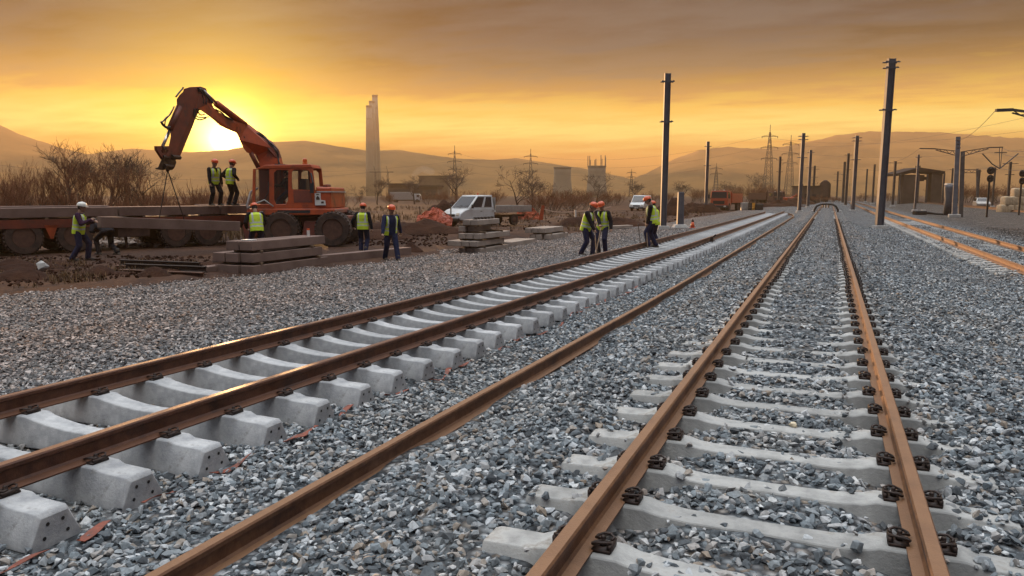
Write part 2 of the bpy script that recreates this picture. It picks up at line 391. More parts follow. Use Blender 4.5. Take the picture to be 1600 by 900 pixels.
# ballast sheet: crushed grey stone
def ballast_mat(name, stone):
    m = bpy.data.materials.new(name); m.use_nodes = True; t = NT(m.node_tree); p = t.n['Principled BSDF']
    co = t.new('ShaderNodeTexCoord').outputs['Object']
    if stone:
        r = t.new('ShaderNodeNewGeometry').outputs['Random Per Island']
    else:
        vo = t.new('ShaderNodeTexVoronoi'); t.l.new(co, vo.inputs['Vector']); vo.inputs['Scale'].default_value = 17.0
        s_ = t.new('ShaderNodeSeparateColor'); t.l.new(vo.outputs['Color'], s_.inputs[0]); r = s_.outputs[0]
    c = t.ramp(r, [(0.0, (0.065, 0.072, 0.08)), (0.25, (0.112, 0.130, 0.145)), (0.5, (0.212, 0.243, 0.265)), (0.72, (0.33, 0.335, 0.34)), (0.80, (0.25, 0.20, 0.155)), (0.87, (0.40, 0.42, 0.44)), (1.0, (0.54, 0.55, 0.55))])
    big = t.noise(co, 0.45, 4, 0.6)
    c = t.mix(t.math('MULTIPLY', t.math('SUBTRACT', big, 0.48), 3.0, clamp=True), c, t.mix(1.0, c, (1.0, 0.88, 0.78, 1), 'MULTIPLY'))
    sx = t.new('ShaderNodeSeparateXYZ'); t.l.new(co, sx.inputs[0])
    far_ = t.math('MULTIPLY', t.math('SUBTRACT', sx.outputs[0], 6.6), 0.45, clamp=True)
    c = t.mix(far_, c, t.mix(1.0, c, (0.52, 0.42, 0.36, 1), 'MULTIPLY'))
    if not stone: c = t.mix(1.0, c, t.ramp(vo.outputs['Distance'], [(0.15, (1, 1, 1)), (0.62, (0.25, 0.25, 0.26))]), 'MULTIPLY')  # shade in the gaps between stones painted into the sheet colour
    dust_flare = t.math('MULTIPLY', t.math('SUBTRACT', -5.5, sx.outputs[0]), 0.3, clamp=True)  # slight dust plus pinkish flare glow painted into the left ballast
    c = t.mix(dust_flare, c, t.mix(1.0, c, (1.12, 0.88, 0.76, 1), 'MULTIPLY'))
    ax_ = t.math('ABSOLUTE', t.math('SUBTRACT', t.math('ABSOLUTE', sx.outputs[0]), 0.75))
    rust_ = t.math('MULTIPLY', t.math('SUBTRACT', 1.0, t.math('MULTIPLY', ax_, 3.2), clamp=True), t.noise(co, 2.2, 5, 0.65), clamp=True)
    c = t.mix(rust_, c, t.mix(1.0, c, (0.95, 0.66, 0.48, 1), 'MULTIPLY'))
    fin = t.noise(co, 1.1, 5, 0.7)
    c = t.mix(t.math('MULTIPLY', t.math('SUBTRACT', fin, 0.54), 5.0, clamp=True), c, t.mix(0.35, c, (0.36, 0.345, 0.32, 1)))
    if stone:
        f = t.noise(co, 55, 5, 0.65)
        c = t.mix(1.0, c, t.ramp(f, [(0.3, (0.72, 0.72, 0.72)), (0.7, (1.22, 1.22, 1.22))]), 'MULTIPLY')
    t.put(p.inputs['Base Color'], c); p.inputs['Roughness'].default_value = 0.8; p.inputs['Specular IOR Level'].default_value = 0.35
    if not stone:
        b = t.new('ShaderNodeBump'); b.inputs['Distance'].default_value = 0.05; b.inputs['Strength'].default_value = 1.0
        t.l.new(t.math('SUBTRACT', 1.0, vo.outputs['Distance']), b.inputs['Height'])
        vo.inputs['Randomness'].default_value = 1.0
        b2 = t.new('ShaderNodeBump'); b2.inputs['Distance'].default_value = 0.10
        t.l.new(r, b2.inputs['Height']); t.l.new(b.outputs[0], b2.inputs['Normal']); t.l.new(b2.outputs[0], p.inputs['Normal'])
    return m
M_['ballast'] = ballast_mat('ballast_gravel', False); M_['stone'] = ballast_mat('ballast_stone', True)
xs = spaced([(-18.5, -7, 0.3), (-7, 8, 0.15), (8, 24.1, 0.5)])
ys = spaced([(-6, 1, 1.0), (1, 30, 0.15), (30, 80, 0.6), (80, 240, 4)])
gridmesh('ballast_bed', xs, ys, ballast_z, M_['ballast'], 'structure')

# ---------------------------------------------------------------- tracks
def left_x(Y): return -4.885 + 0.42*(1-math.exp(-max(Y-4, 0)/16.0))
RAIL_PROF = [(-0.07, 0), (0.07, 0), (0.07, 0.010), (0.022, 0.027), (0.010, 0.042), (0.010, 0.112), (0.034, 0.126), (0.036, 0.150), (0.028, 0.160), (-0.028, 0.160), (-0.036, 0.150), (-0.034, 0.126), (-0.010, 0.112), (-0.010, 0.042), (-0.022, 0.027), (-0.07, 0.010)]
def rail(name, path, m, label, group=None, H=1.0):
    mb = MB(); pts = [Vector(p) for p in path]; n = len(RAIL_PROF)
    for i, p in enumerate(pts):
        tdir = (pts[min(i+1, len(pts)-1)]-pts[max(i-1, 0)]).normalized()
        sd = Vector((tdir.y, -tdir.x, 0)).normalized()
        for x, z in RAIL_PROF: mb.v.append(tuple(p + sd*x + Vector((0, 0, z*H))))
    for i in range(len(pts)-1):
        for k in range(n): mb.f.append((i*n+k, i*n+(k+1) % n, (i+1)*n+(k+1) % n, (i+1)*n+k))
    mb.f.append(tuple(range(n-1, -1, -1))); mb.f.append(tuple((len(pts)-1)*n+k for k in range(n)))
    mb.m = [0]*len(mb.f)
    me = mb.mesh(name, m); bm = bmesh.new(); bm.from_mesh(me); bmesh.ops.recalc_face_normals(bm, faces=bm.faces); bm.to_mesh(me); bm.free()
    me.polygons.foreach_set('use_smooth', [True]*len(me.polygons)); me.set_sharp_from_angle(angle=rad(30))
    o = bpy.data.objects.new(name, me); COL.objects.link(o)
    tag(o, label, 'rail', group); return o
Ys = [-4, 0, 2, 4, 6, 8, 10, 12, 15, 18, 22, 26, 30, 35, 40, 46, 52, 58, 64, 70]
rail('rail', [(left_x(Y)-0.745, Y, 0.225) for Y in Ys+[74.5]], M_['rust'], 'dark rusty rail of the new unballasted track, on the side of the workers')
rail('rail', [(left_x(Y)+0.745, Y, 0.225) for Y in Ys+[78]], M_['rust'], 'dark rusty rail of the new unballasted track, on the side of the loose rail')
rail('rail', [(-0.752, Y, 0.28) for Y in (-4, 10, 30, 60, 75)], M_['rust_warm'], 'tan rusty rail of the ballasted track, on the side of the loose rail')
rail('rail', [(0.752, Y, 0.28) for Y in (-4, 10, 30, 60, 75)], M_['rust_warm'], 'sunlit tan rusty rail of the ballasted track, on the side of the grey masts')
lone = [(-2.5, Y, bz(-2.5, Y)*0.3+0.03) for Y in (-3, 1, 3, 5, 8, 12, 16, 20, 26, 32, 40, 48, 54)]
lone = [(-2.55+0.16*min(1, max(0, (y-4)/10)), y, 0.04) for _, y, _ in lone]
lone += [(-2.40, 60, 0.04), (-2.42, 66, 0.045), (-2.5, 69, 0.05), (-2.72, 72, 0.06), (-3.05, 74.5, 0.07), (-3.5, 76.5, 0.08), (-4.0, 78, 0.08)]
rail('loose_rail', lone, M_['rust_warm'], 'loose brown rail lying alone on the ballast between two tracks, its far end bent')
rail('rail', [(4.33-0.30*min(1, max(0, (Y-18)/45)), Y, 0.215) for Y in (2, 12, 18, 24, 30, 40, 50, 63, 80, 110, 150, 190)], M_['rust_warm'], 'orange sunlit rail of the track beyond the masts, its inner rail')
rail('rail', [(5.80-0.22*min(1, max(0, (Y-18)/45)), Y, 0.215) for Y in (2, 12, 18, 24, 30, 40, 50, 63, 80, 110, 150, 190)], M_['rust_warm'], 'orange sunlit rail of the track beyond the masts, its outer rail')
for x_, l_ in ((16.6, 'inner'), (18.1, 'outer')):
    rail('rail', [(x_, Y, 0.33) for Y in (20, 60, 100, 150, 215)], M_['rust_warm'], 'bright orange %s rail on the far embankment below the signals' % l_)
for x_, l_ in ((-0.752, 'loose rail side'), (0.752, 'mast side')):
    rail('rail', [(x_, Y, 0.28) for Y in (77.5, 120, 205)], M_['rust'], 'dark rail beyond the bent arch, under the wagon, %s' % l_)

# prestressed concrete sleeper, long axis X, resting on z = 0
def sleeper_mesh(name, L=1.25, flat=False):
    st = [(-L, .080, .148, .178), (-L+.03, .092, .150, .200), (-.99, .092, .150, .205), (-.93, .098, .150, .225), (-.57, .098, .150, .225), (-.50, .092, .145, .205), (-.36, .086, .130, .182), (-.18, .080, .118, .165), (0, .078, .114, .160)]
    if flat: st = [(x, a, b_, max(h, .192)) for x, a, b_, h in st]
    st += [(-x, a, b_, h) for x, a, b_, h in reversed(st[:-1])]
    bm = bmesh.new(); rows = []
    for x, a, b_, h in st:
        pr = [(-b_, 0), (-b_, .035), (-a-.004, h-.008), (-a+.003, h), (a-.003, h), (a+.004, h-.008), (b_, .035), (b_, 0)]
        rows.append([bm.verts.new((x, y, z)) for y, z in pr])
    for i in range(len(rows)-1):
        for k in range(8): bm.faces.new((rows[i][k], rows[i+1][k], rows[i+1][(k+1) % 8], rows[i][(k+1) % 8]))
    bm.faces.new(rows[0][::1]); bm.faces.new(rows[-1][::-1])
    bmesh.ops.recalc_face_normals(bm, faces=bm.faces)
    ed = [e for e in bm.edges if len(e.link_faces) == 2 and e.calc_face_angle(0) > rad(35)]
    bmesh.ops.bevel(bm, geom=ed, offset=0.0025, segments=1, affect='EDGES', clamp_overlap=True)
    # uneven cast faces
    for v in bm.verts:
        v.co += Vector((0, (vnoise(np.array([v.co.x*9]), np.array([v.co.z*9+v.co.y*7]), 3)[0]-.5)*.003, (vnoise(np.array([v.co.x*8]), np.array([v.co.y*11]), 5)[0]-.5)*.003*(v.co.z > .05)))
    for f in bm.faces: f.smooth = True
    # wire holes in the end faces
    for sx in (-1, 1):
        for y, z in ((-.045, .135), (.045, .135), (-.07, .06), (.07, .06)):
            c = [bm.verts.new((sx*(L+.002-0.0*z), y+.0115*math.cos(q*math.pi/5), z+.0115*math.sin(q*math.pi/5))) for q in range(10)]
            f = bm.faces.new(c if sx > 0 else c[::-1]); f.material_index = 1
    me = bpy.data.meshes.new(name); bm.to_mesh(me); bm.free()
    me.set_sharp_from_angle(angle=rad(24)); return me
SL = sleeper_mesh('concrete_sleeper')
SL_new = SL.copy(); SL_new.materials.append(M_['concrete']); SL_new.materials.append(M_['dark'])
SL_use = sleeper_mesh('concrete_sleeper', 1.25, True); SL_use.materials.append(M_['concrete_used']); SL_use.materials.append(M_['dark'])
SL_old = SL.copy(); SL_old.materials.append(M_['concrete_old']); SL_old.materials.append(M_['dark'])
def clip_mesh(big):
    mb = MB()                                             # tension clamp: base plate, screw, bent spring loops; rail foot lies on its -x side
    mb.box((0.035, 0, 0.010), (0.12, 0.15, 0.02)); mb.box((0.085, 0, 0.030), (0.03, 0.13, 0.045))
    mb.lathe([(0.022, 0.02), (0.024, 0.045), (0.016, 0.05), (0.016, 0.075), (0.012, 0.085)], (0.03, 0, 0), 8)
    for s_ in (-1, 1):
        q = [(0.03, s_*0.012, 0.055), (-0.005, s_*0.03, 0.052), (-0.028, s_*0.045, 0.043), (-0.02, s_*0.068, 0.05), (0.02, s_*0.075, 0.066), (0.06, s_*0.07, 0.070), (0.09, s_*0.045, 0.06), (0.08, s_*0.015, 0.055)]
        mb.tube(q, 0.0095, 6)
    return mb.mesh('rail_clip', M_['clip'], True)
CLIP = clip_mesh(True)
def sleeper(name, me, x, y, z, rz, label, group, clips):
    o = bpy.data.objects.new(name, me); COL.objects.link(o); o.location = (x, y, z); o.rotation_euler = (0, 0, rz)
    tag(o, label, 'sleeper', group)
    if clips:
        for xr in (-0.75, 0.75):
            for s_ in (-1, 1):
                c_ = bpy.data.objects.new('rail_clip', CLIP); COL.objects.link(c_); c_.parent = o
                c_.scale = (.76,)*3 if group.startswith('half') else (.72, .8, .62); c_.location = (xr+s_*0.070, 0, 0.2255); c_.rotation_euler = (0, 0, 0 if s_ > 0 else math.pi)
    return o
LEFT_Y = [2.17+0.6*k for k in range(0, 124)]
for k, Y in enumerate(LEFT_Y):
    near = ['lowest of them in the photo', 'second lowest in the photo', 'third lowest in the photo', 'fourth lowest in the photo', 'fifth lowest in the photo', 'sixth lowest in the photo']
    lab = 'bare pale concrete sleeper of the new track, ' + near[k-1] if 1 <= k <= 6 else 'bare pale concrete sleeper standing on top of the gravel under the new track'
    sleeper('concrete_sleeper', SL_new, left_x(Y)+random.uniform(-.02, .02), Y+random.uniform(-.015, .015), 0.0, random.uniform(-.012, .012), lab, 'bare concrete sleepers of the new track', k < 46)
MAIN_Y = [2.13+0.6*k for k in range(0, 110)]
for k, Y in enumerate(MAIN_Y):
    near = ['lowest and cut off in the photo', 'second lowest in the photo', 'third lowest in the photo', 'fourth lowest in the photo', 'fifth lowest in the photo']
    lab = 'dusty concrete sleeper half buried in ballast, ' + near[k-1] if 1 <= k <= 5 else 'dusty concrete sleeper half buried in the ballast of the clipped track'
    sleeper('concrete_sleeper', SL_use, random.uniform(-.02, .02), Y+random.uniform(-.015, .015), 0.055, random.uniform(-.01, .01), lab, 'half buried sleepers of the ballasted track', k < 90)
for k in range(70):
    Y = 20+0.6*k; x_ = 5.06-0.27*min(1, max(0, (Y-18)/45))
    sleeper('concrete_sleeper', SL_use, x_+random.uniform(-.02, .02), Y, -0.01, 0, 'grey concrete sleeper flush with the gravel under the orange rails', 'flush sleepers of the track beyond the masts', False)

# ---------------------------------------------------------------- crushed stones
def hull(npts, sc):
    bm = bmesh.new()
    for _ in range(npts):
        v = Vector((random.gauss(0, 1), random.gauss(0, 1), random.gauss(0, 1))).normalized()*random.uniform(.82, 1.05)
        bm.verts.new((v.x*sc[0], v.y*sc[1], v.z*sc[2]))
    r = bmesh.ops.convex_hull(bm, input=bm.verts)
    bmesh.ops.delete(bm, geom=[e for e in r['geom_interior'] if isinstance(e, bmesh.types.BMVert)], context='VERTS')
    bmesh.ops.triangulate(bm, faces=bm.faces); bm.verts.ensure_lookup_table(); bm.verts.index_update()
    V = np.array([v.co[:] for v in bm.verts]); F = np.array([[v.index for v in f.verts] for f in bm.faces]); bm.free(); return V, F
def rnd_sc(): return (1.0, random.uniform(.6, .9), random.uniform(.38, .66))
def stones(name, P, S, m, npts, nproto, kind='stuff', label=None, cat=None):
    protos = [hull(npts, rnd_sc()) for _ in range(nproto)]
    idx = rng.integers(0, nproto, len(P)); VV = []; FF = []; base = 0
    for k, (v, f) in enumerate(protos):
        sel = np.where(idx == k)[0]; n = len(sel)
        if not n: continue
        a = rng.uniform(0, 2*np.pi, n); tl = rng.normal(0, .42, n); tr = rng.normal(0, .42, n)
        ca, sa, ct, stt, cr, sr = np.cos(a), np.sin(a), np.cos(tl), np.sin(tl), np.cos(tr), np.sin(tr)
        Rz = np.zeros((n, 3, 3)); Rz[:, 0, 0] = ca; Rz[:, 0, 1] = -sa; Rz[:, 1, 0] = sa; Rz[:, 1, 1] = ca; Rz[:, 2, 2] = 1
        Rx = np.zeros((n, 3, 3)); Rx[:, 0, 0] = 1; Rx[:, 1, 1] = ct; Rx[:, 1, 2] = -stt; Rx[:, 2, 1] = stt; Rx[:, 2, 2] = ct
        Ry = np.zeros((n, 3, 3)); Ry[:, 1, 1] = 1; Ry[:, 0, 0] = cr; Ry[:, 0, 2] = sr; Ry[:, 2, 0] = -sr; Ry[:, 2, 2] = cr
        Q = (Rz@Rx@Ry)*S[sel][:, None, None]
        vv = np.einsum('nij,kj->nki', Q, v) + P[sel][:, None, :]
        VV.append(vv.reshape(-1, 3)); FF.append((f[None]+(base+np.arange(n)*len(v))[:, None, None]).reshape(-1, 3)); base += n*len(v)
    V = np.concatenate(VV); F = np.concatenate(FF)
    me = bpy.data.meshes.new(name); me.vertices.add(len(V)); me.vertices.foreach_set('co', V.astype(np.float32).ravel())
    me.loops.add(F.size); me.loops.foreach_set('vertex_index', F.ravel().astype(np.int32))
    me.polygons.add(len(F)); me.polygons.foreach_set('loop_start', np.arange(0, F.size, 3, dtype=np.int32))
    me.update(calc_edges=True); me.polygons.foreach_set('use_smooth', np.zeros(len(F), bool)); me.materials.append(m)
    o = bpy.data.objects.new(name, me); COL.objects.link(o); o['kind'] = kind
    return o
def in_view(P, pad=220):
    q = P - np.array(CAM); d = q@np.array(Fv); x = CX+FPX*(q@np.array(Rv))/np.maximum(d, .1); y = CY-FPX*(q@np.array(Uv))/np.maximum(d, .1)
    return (d > 1.5) & (x > -pad) & (x < 1600+pad) & (y < 1060), d
def scatter(d0, d1, dens, smin, smax):
    far = d1*1.05/math.cos(PS); x0, x1 = -17.5, min(13.0, 2+d1*0.45); y0, y1 = 0.8, d1*1.30
    n = int((x1-x0)*(y1-y0)*dens)
    X = rng.uniform(x0, x1, n); Y = rng.uniform(y0, y1, n)
    k = X > left_edge(Y)-0.1; X, Y = X[k], Y[k]
    S = (smin+(smax-smin)*rng.beta(1.3, 2.6, len(X)))*0.5
    Z = ballast_z(X, Y)+rng.uniform(-.020, .030, len(X))
    keep = np.ones(len(X), bool)
    # bare sleepers of the new track
    xc = -4.885+0.42*(1-np.exp(-np.clip(Y-4, 0, None)/16)); dy = np.abs((Y-LEFT_Y[0]+.3) % .6-.3)
    keep &= ~((np.abs(X-xc) < 1.30) & (dy < .17) & (Y < LEFT_Y[-1]+.3))
    # half buried sleepers of the ballasted track
    dy = np.abs((Y-MAIN_Y[0]+.3) % .6-.3); on = (np.abs(X) < 1.27) & (dy < .15) & (Y > MAIN_Y[0]-.3)
    u = rng.random(len(X)); ax = np.abs(X)
    vis = np.where(ax > .92, np.where(ax > 1.2, .16, .03)+.38*(X > .95)+.75*sst(6.5, 13, Y), np.where(ax > .48, .015, .10+.36*sst(6, 16, Y)*(ax < .45)+.55*(fbm(X*1.3, Y*1.3, 2, 71) > .02)))
    keep &= ~(on & (u > vis))
    top = np.where(ax > 1.0, .258, np.where(ax > .45, .262, .222))+S*.30
    Z = np.where(on, top, Z)
    keep &= ~((np.abs(ax-.752) < .085) & (Z+S*.5 > .27)) & ~(np.abs(X+2.55-.16*np.clip((Y-4)/10, 0, 1)) < .125) & ~(np.abs(np.abs(X-xc)-.745) < .09)
    P = np.stack([X, Y, Z], 1); v, d = in_view(P); keep &= v & (d >= d0) & (d < d1)
    return P[keep], S[keep]
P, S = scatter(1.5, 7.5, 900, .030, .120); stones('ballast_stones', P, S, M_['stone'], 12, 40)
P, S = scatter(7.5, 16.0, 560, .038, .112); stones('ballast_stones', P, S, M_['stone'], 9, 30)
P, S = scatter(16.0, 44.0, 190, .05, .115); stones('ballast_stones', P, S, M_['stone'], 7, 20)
# ---------------------------------------------------------------- hills
M_['hill'] = mat('wooded_hillside', (0.11, 0.050, 0.014), 1.0, (0.22, 0.105, 0.030), 0.012, 0, 0, detail=8, spec=0.1, spots=(0.007, 0.50, (0.045, 0.024, 0.010)))  # orange haze glow put into the slope colour; darker spots are forest
def hills(name, prof, d0, depth_f, rough, seed):
    pxs = np.arange(prof[0][0], prof[-1][0]+1, 5.0)
    pys = np.interp(pxs, [a for a, _ in prof], [b for _, b in prof])
    ts = np.array([0, .12, .25, .4, .55, .7, .82, .92, 1.0, 1.05, 1.12, 1.2]); V = []
    for i, (px, py) in enumerate(zip(pxs, pys)):
        ridge = W(px, py, d0)
        zr = ridge.z + rough*float(fbm(np.array([px*.11]), np.array([seed+.5]), 5, seed)[0])
        for t_ in ts:
            d = d0*(1-depth_f*(1-t_))
            q = FL(px, d, 0.0)
            s_ = t_**1.25 if t_ <= 1 else max(0.0, 1-(t_-1)*1.6)
            z = zr*s_ + zr*.16*float(fbm(np.array([px*.03+t_*1.5]), np.array([t_*4+seed]), 3, seed)[0])*math.sin(math.pi*min(t_, 1))
            V.append((q.x, q.y, z-0.6 if t_ > 0 else -1.0))
    n = len(ts); F = [(i*n+k, (i+1)*n+k, (i+1)*n+k+1, i*n+k+1) for i in range(len(pxs)-1) for k in range(n-1)]
    mb = MB(); mb.add(V, F); o = mb.build(name, M_['hill'], smooth=True); o['kind'] = 'structure'
hills('hills', [(-160, 150), (-60, 172), (0, 192), (40, 211), (100, 231), (150, 243), (200, 262), (280, 292), (330, 303)], 1500, .35, 2.0, 3)
hills('hills', [(60, 250), (150, 240), (210, 232), (300, 238), (360, 234), (430, 222), (480, 220), (530, 229), (580, 236), (622, 234), (680, 243), (720, 248), (770, 250), (805, 247), (840, 252), (870, 257), (905, 262), (945, 270), (990, 280), (1060, 292), (1120, 303)], 1780, .35, 2.0, 8)
hills('hills', [(900, 303), (960, 290), (1000, 275), (1040, 254), (1090, 234), (1130, 230), (1160, 231), (1190, 232), (1230, 228), (1262, 221), (1300, 212), (1350, 206), (1400, 207), (1440, 207), (1480, 209), (1540, 213), (1600, 217), (1680, 222), (1780, 226)], 1650, .35, 7.0, 13)

# ---------------------------------------------------------------- power station on the skyline
M_['stack'] = mat('stack_concrete', (0.20, 0.16, 0.12), 0.9, (0.26, 0.21, 0.16), 0.05)
M_['brickdark'] = mat('old_plaster', (0.06, 0.038, 0.027), 0.9, (0.095, 0.062, 0.043), 0.4)
M_['glassdark'] = mat('dark_glazing', (0.03, 0.03, 0.035), 0.15, spec=0.6)
M_['roof'] = mat('roof_sheet', (0.028, 0.020, 0.018), 0.9, (0.045, 0.03, 0.025), 0.7, spec=.15)
for (pxa, pxb, pyt, dd, lab) in ((577.5, 579.5, 167, 985, 'shortest of the three tall chimneys standing close together'), (583, 584, 160, 1000, 'middle height one of three tall power station chimneys'), (587.5, 589, 151, 1015, 'tallest of the three power station chimneys, thin smoke rising from it')):
    b0 = FL(pxb, dd, 0); Ht = W(pxa, pyt, dd).z
    t_ = thing('chimney', lab, 'chimney', b0, group=None)
    MB().lathe([(6.4, 0), (5.6, Ht*.3), (4.6, Ht*.7), (3.6, Ht-2)], n=24).build('shaft', M_['stack'], t_, True)
    MB().lathe([(3.85, Ht-2), (3.85, Ht), (2.9, Ht), (2.9, Ht-1.5)], n=24).build('rim', M_['stack'], t_)
    MB().lathe([(3.95, Ht-17), (4.3, Ht-17), (4.3, Ht-16.4), (3.95, Ht-16.4)], n=24).build('gallery', M_['stack'], t_)
for (pa, pb, pt, dd, lab, lat) in ((865, 892, 261, 620, 'squat hazy cooling tower with a plain flat rim', False), (918, 946, 259, 600, 'hazy cooling tower with a rough lattice of masts along its rim', True)):
    b0 = FL((pa+pb)/2, dd, -.3); r = (pb-pa)/2/FPX*dd; Ht = W(900, pt, dd).z
    t_ = thing('cooling_tower', lab, 'cooling tower', b0)
    MB().lathe([(r*1.25, 0), (r*1.12, Ht*.25), (r*1.0, Ht*.6), (r*.97, Ht*.8), (r, Ht), (r*.95, Ht), (r*.9, Ht*.8)], n=32).build('shell', M_['stack'], t_, True)
    MB().lathe([(r*1.02, Ht-.8), (r*1.05, Ht-.8), (r*1.05, Ht+.1), (r*1.0, Ht+.1)], n=32).build('rim', M_['stack'], t_)
    if lat:
        for q in range(9):
            a = q*2*math.pi/9; h_ = random.uniform(3, 9)
            MB().bar((r*math.cos(a), r*math.sin(a), Ht-.5), (r*math.cos(a), r*math.sin(a), Ht+h_), .5).build('mast', M_['stack'], t_)
# hazy factory halls, far field
def hall(pa, pb, pt, dd, deep, lab, stepped=False):
    a, b_ = FL(pa, dd, -.4), FL(pb, dd, -.4); u = (b_-a); L = u.length; u.normalize(); v = Vector((-u.y, u.x, 0)); Ht = W(pa, pt, dd).z+.4
    t_ = thing('factory_hall', lab, 'factory', a+u*L/2, world_verts=True)
    MB().prism([a, b_, b_+Vector((0, 0, Ht)), a+Vector((0, 0, Ht))], v*deep).build('wall', M_['brickdark'], t_)
    MB().prism([a-u*.6-v*.6+Vector((0, 0, Ht+.003)), b_+u*.6-v*.6+Vector((0, 0, Ht+.003)), b_+u*.6-v*.6+Vector((0, 0, Ht+.7)), a-u*.6-v*.6+Vector((0, 0, Ht+.7))], v*(deep+1.2)).build('roof', M_['roof'], t_)
    n = max(2, int(L/9))
    for k in range(n):
        c = a+u*(L*(k+.5)/n)-v*.06+Vector((0, 0, Ht*.55)); MB().prism([c-u*2.5-Vector((0, 0, 1)), c+u*2.5-Vector((0, 0, 1)), c+u*2.5+Vector((0, 0, 1)), c-u*2.5+Vector((0, 0, 1))], v*.05).build('window', M_['glassdark'], t_)
hall(607, 640, 289, 330, 25, 'hazy flat roofed factory hall behind the bare trees and box truck')
hall(641, 684, 292, 345, 25, 'lower hazy factory hall adjoining the taller hall, below the steam')
hall(655, 700, 276, 560, 20, 'faint pale factory block under the hill, steam beside it')
# grey steam clinging to the works
sm = bpy.data.materials.new('steam'); sm.use_nodes = True; h = NT(sm.node_tree); h.n.clear()
vp = h.new('ShaderNodeVolumePrincipled'); vp.inputs['Color'].default_value = (.9, .85, .8, 1); vp.inputs['Density'].default_value = 0.022; vp.inputs['Density Attribute'].default_value = ''
oo = h.new('ShaderNodeOutputMaterial'); h.l.new(vp.outputs[0], oo.inputs['Volume'])
mb = MB()
for (px, py, r) in ((650, 270, 2.6), (655, 266, 3.0), (661, 264, 3.2), (667, 266, 3.6), (673, 268, 3.4), (646, 274, 2.0)):
    mb.ball(W(px, py, 560), (r, r, r*.8), 12, 8)
me = remeshed(mb, .6, 2); o = obj('steam', me, sm); o['kind'] = 'stuff'

# ---------------------------------------------------------------- lattice pylons
M_['pylon'] = mat('pylon_steel', (0.085, 0.07, 0.06), 0.7, metal=0.3)
def pylon(px, pyt, pyb, d, lab, arms, wb, th=.22, zb=-.3):
    b0 = FL(px, d, zb); Ht = W(px, pyt, d).z-zb
    t_ = thing('lattice_pylon', lab, 'pylon', b0, PS)
    mb = MB(); wt = wb*.16; hb = Ht*.90
    hw = lambda z: (wb*.5*(1-z/hb*.72)) if z < hb*.62 else max(.25, wb*.5*(1-.62*.72)*(1-(z/hb-.62)*2.2))
    n = 11
    for k in range(n):
        z0, z1 = hb*k/n, hb*(k+1)/n; a, b_ = hw(z0), hw(z1)
        for s in ((1, 1), (1, -1), (-1, -1), (-1, 1)): mb.bar((s[0]*a, s[1]*a, z0), (s[0]*b_, s[1]*b_, z1), th)
        for s, q in (((1, 1), (1, -1)), ((1, -1), (-1, -1)), ((-1, -1), (-1, 1)), ((-1, 1), (1, 1))):
            mb.bar((s[0]*a, s[1]*a, z0), (q[0]*b_, q[1]*b_, z1), th*.6); mb.bar((q[0]*a, q[1]*a, z0), (s[0]*b_, s[1]*b_, z1), th*.6)
    mb.bar((0, 0, hb-.5), (0, 0, Ht), th*1.2)
    mb.build('lattice', M_['pylon'], t_)
    for (py, half) in arms:
        z = W(px, py, d).z-zb; m2 = MB(); L = half/FPX*d
        for s in (-1, 1):
            m2.bar((0, .3, z), (s*L, 0, z), th); m2.bar((0, -.3, z), (s*L, 0, z), th); m2.bar((0, 0, z+L*.22), (s*L, 0, z), th*.8)
        m2.build('crossarm', M_['pylon'], t_)
        for s in (-1, 1): MB().tube([(s*L, 0, z), (s*L, 0, z-.9)], .18, 6).build('insulator', M_['pylon'], t_)
    return t_
pylon(1199, 196, 303, 400, 'tall lattice pylon with three crossarms beyond the orange truck, taller of two', [(214, 12), (231, 13), (248, 12)], 4.6)
pylon(1232, 212, 303, 430, 'slightly smaller lattice pylon beside the tallest one', [(226, 12), (241, 13), (255, 11)], 4.4)
pylon(711, 228, 305, 480, 'thin lattice pylon rising out of a bare tree behind the white pickup', [(241, 10), (253, 11), (265, 10)], 3.4, .26)
pylon(829, 233, 305, 500, 'thin lattice pylon right behind the big bare tree', [(245, 10), (256, 11), (268, 10)], 3.4, .26)
pylon(1118, 255, 303, 620, 'faint hazy pylon low against the hill beyond the second mast', [(264, 9), (272, 9)], 4.0, .3)
pylon(986, 264, 303, 700, 'faintest pylon in the dip between the two hills', [(270, 7), (277, 7)], 4.0, .3)
# portal pylon: beam on two splayed legs with earth-wire horns
d = 330; b0 = FL(597, d, -.3); t_ = thing('portal_pylon', 'portal pylon with a long beam and two horns beside the chimneys', 'pylon', b0, PS)
zb = W(597, 269, d).z+.3; mb = MB()
for s in (-1, 1):
    x0 = s*2.4
    for e in (-.3, .3): mb.bar((x0*1.0+e*1.6, 0, 0), (x0*1.15+e*.6, 0, zb), .16)
    for k in range(6): mb.bar((x0+(-.4 if k % 2 else .4), 0, zb*k/6), (x0*1.1+(.4 if k % 2 else -.4), 0, zb*(k+1)/6), .1)
mb.build('leg_lattice', M_['pylon'], t_)
for s in (-1, 1): MB().bar((s*2.7, 0, zb), (s*2.7-.6, 0, zb+2.6), .16).build('horn', M_['pylon'], t_)
MB().bar((-5.2, 0, zb), (5.2, 0, zb), .3).build('beam', M_['pylon'], t_)

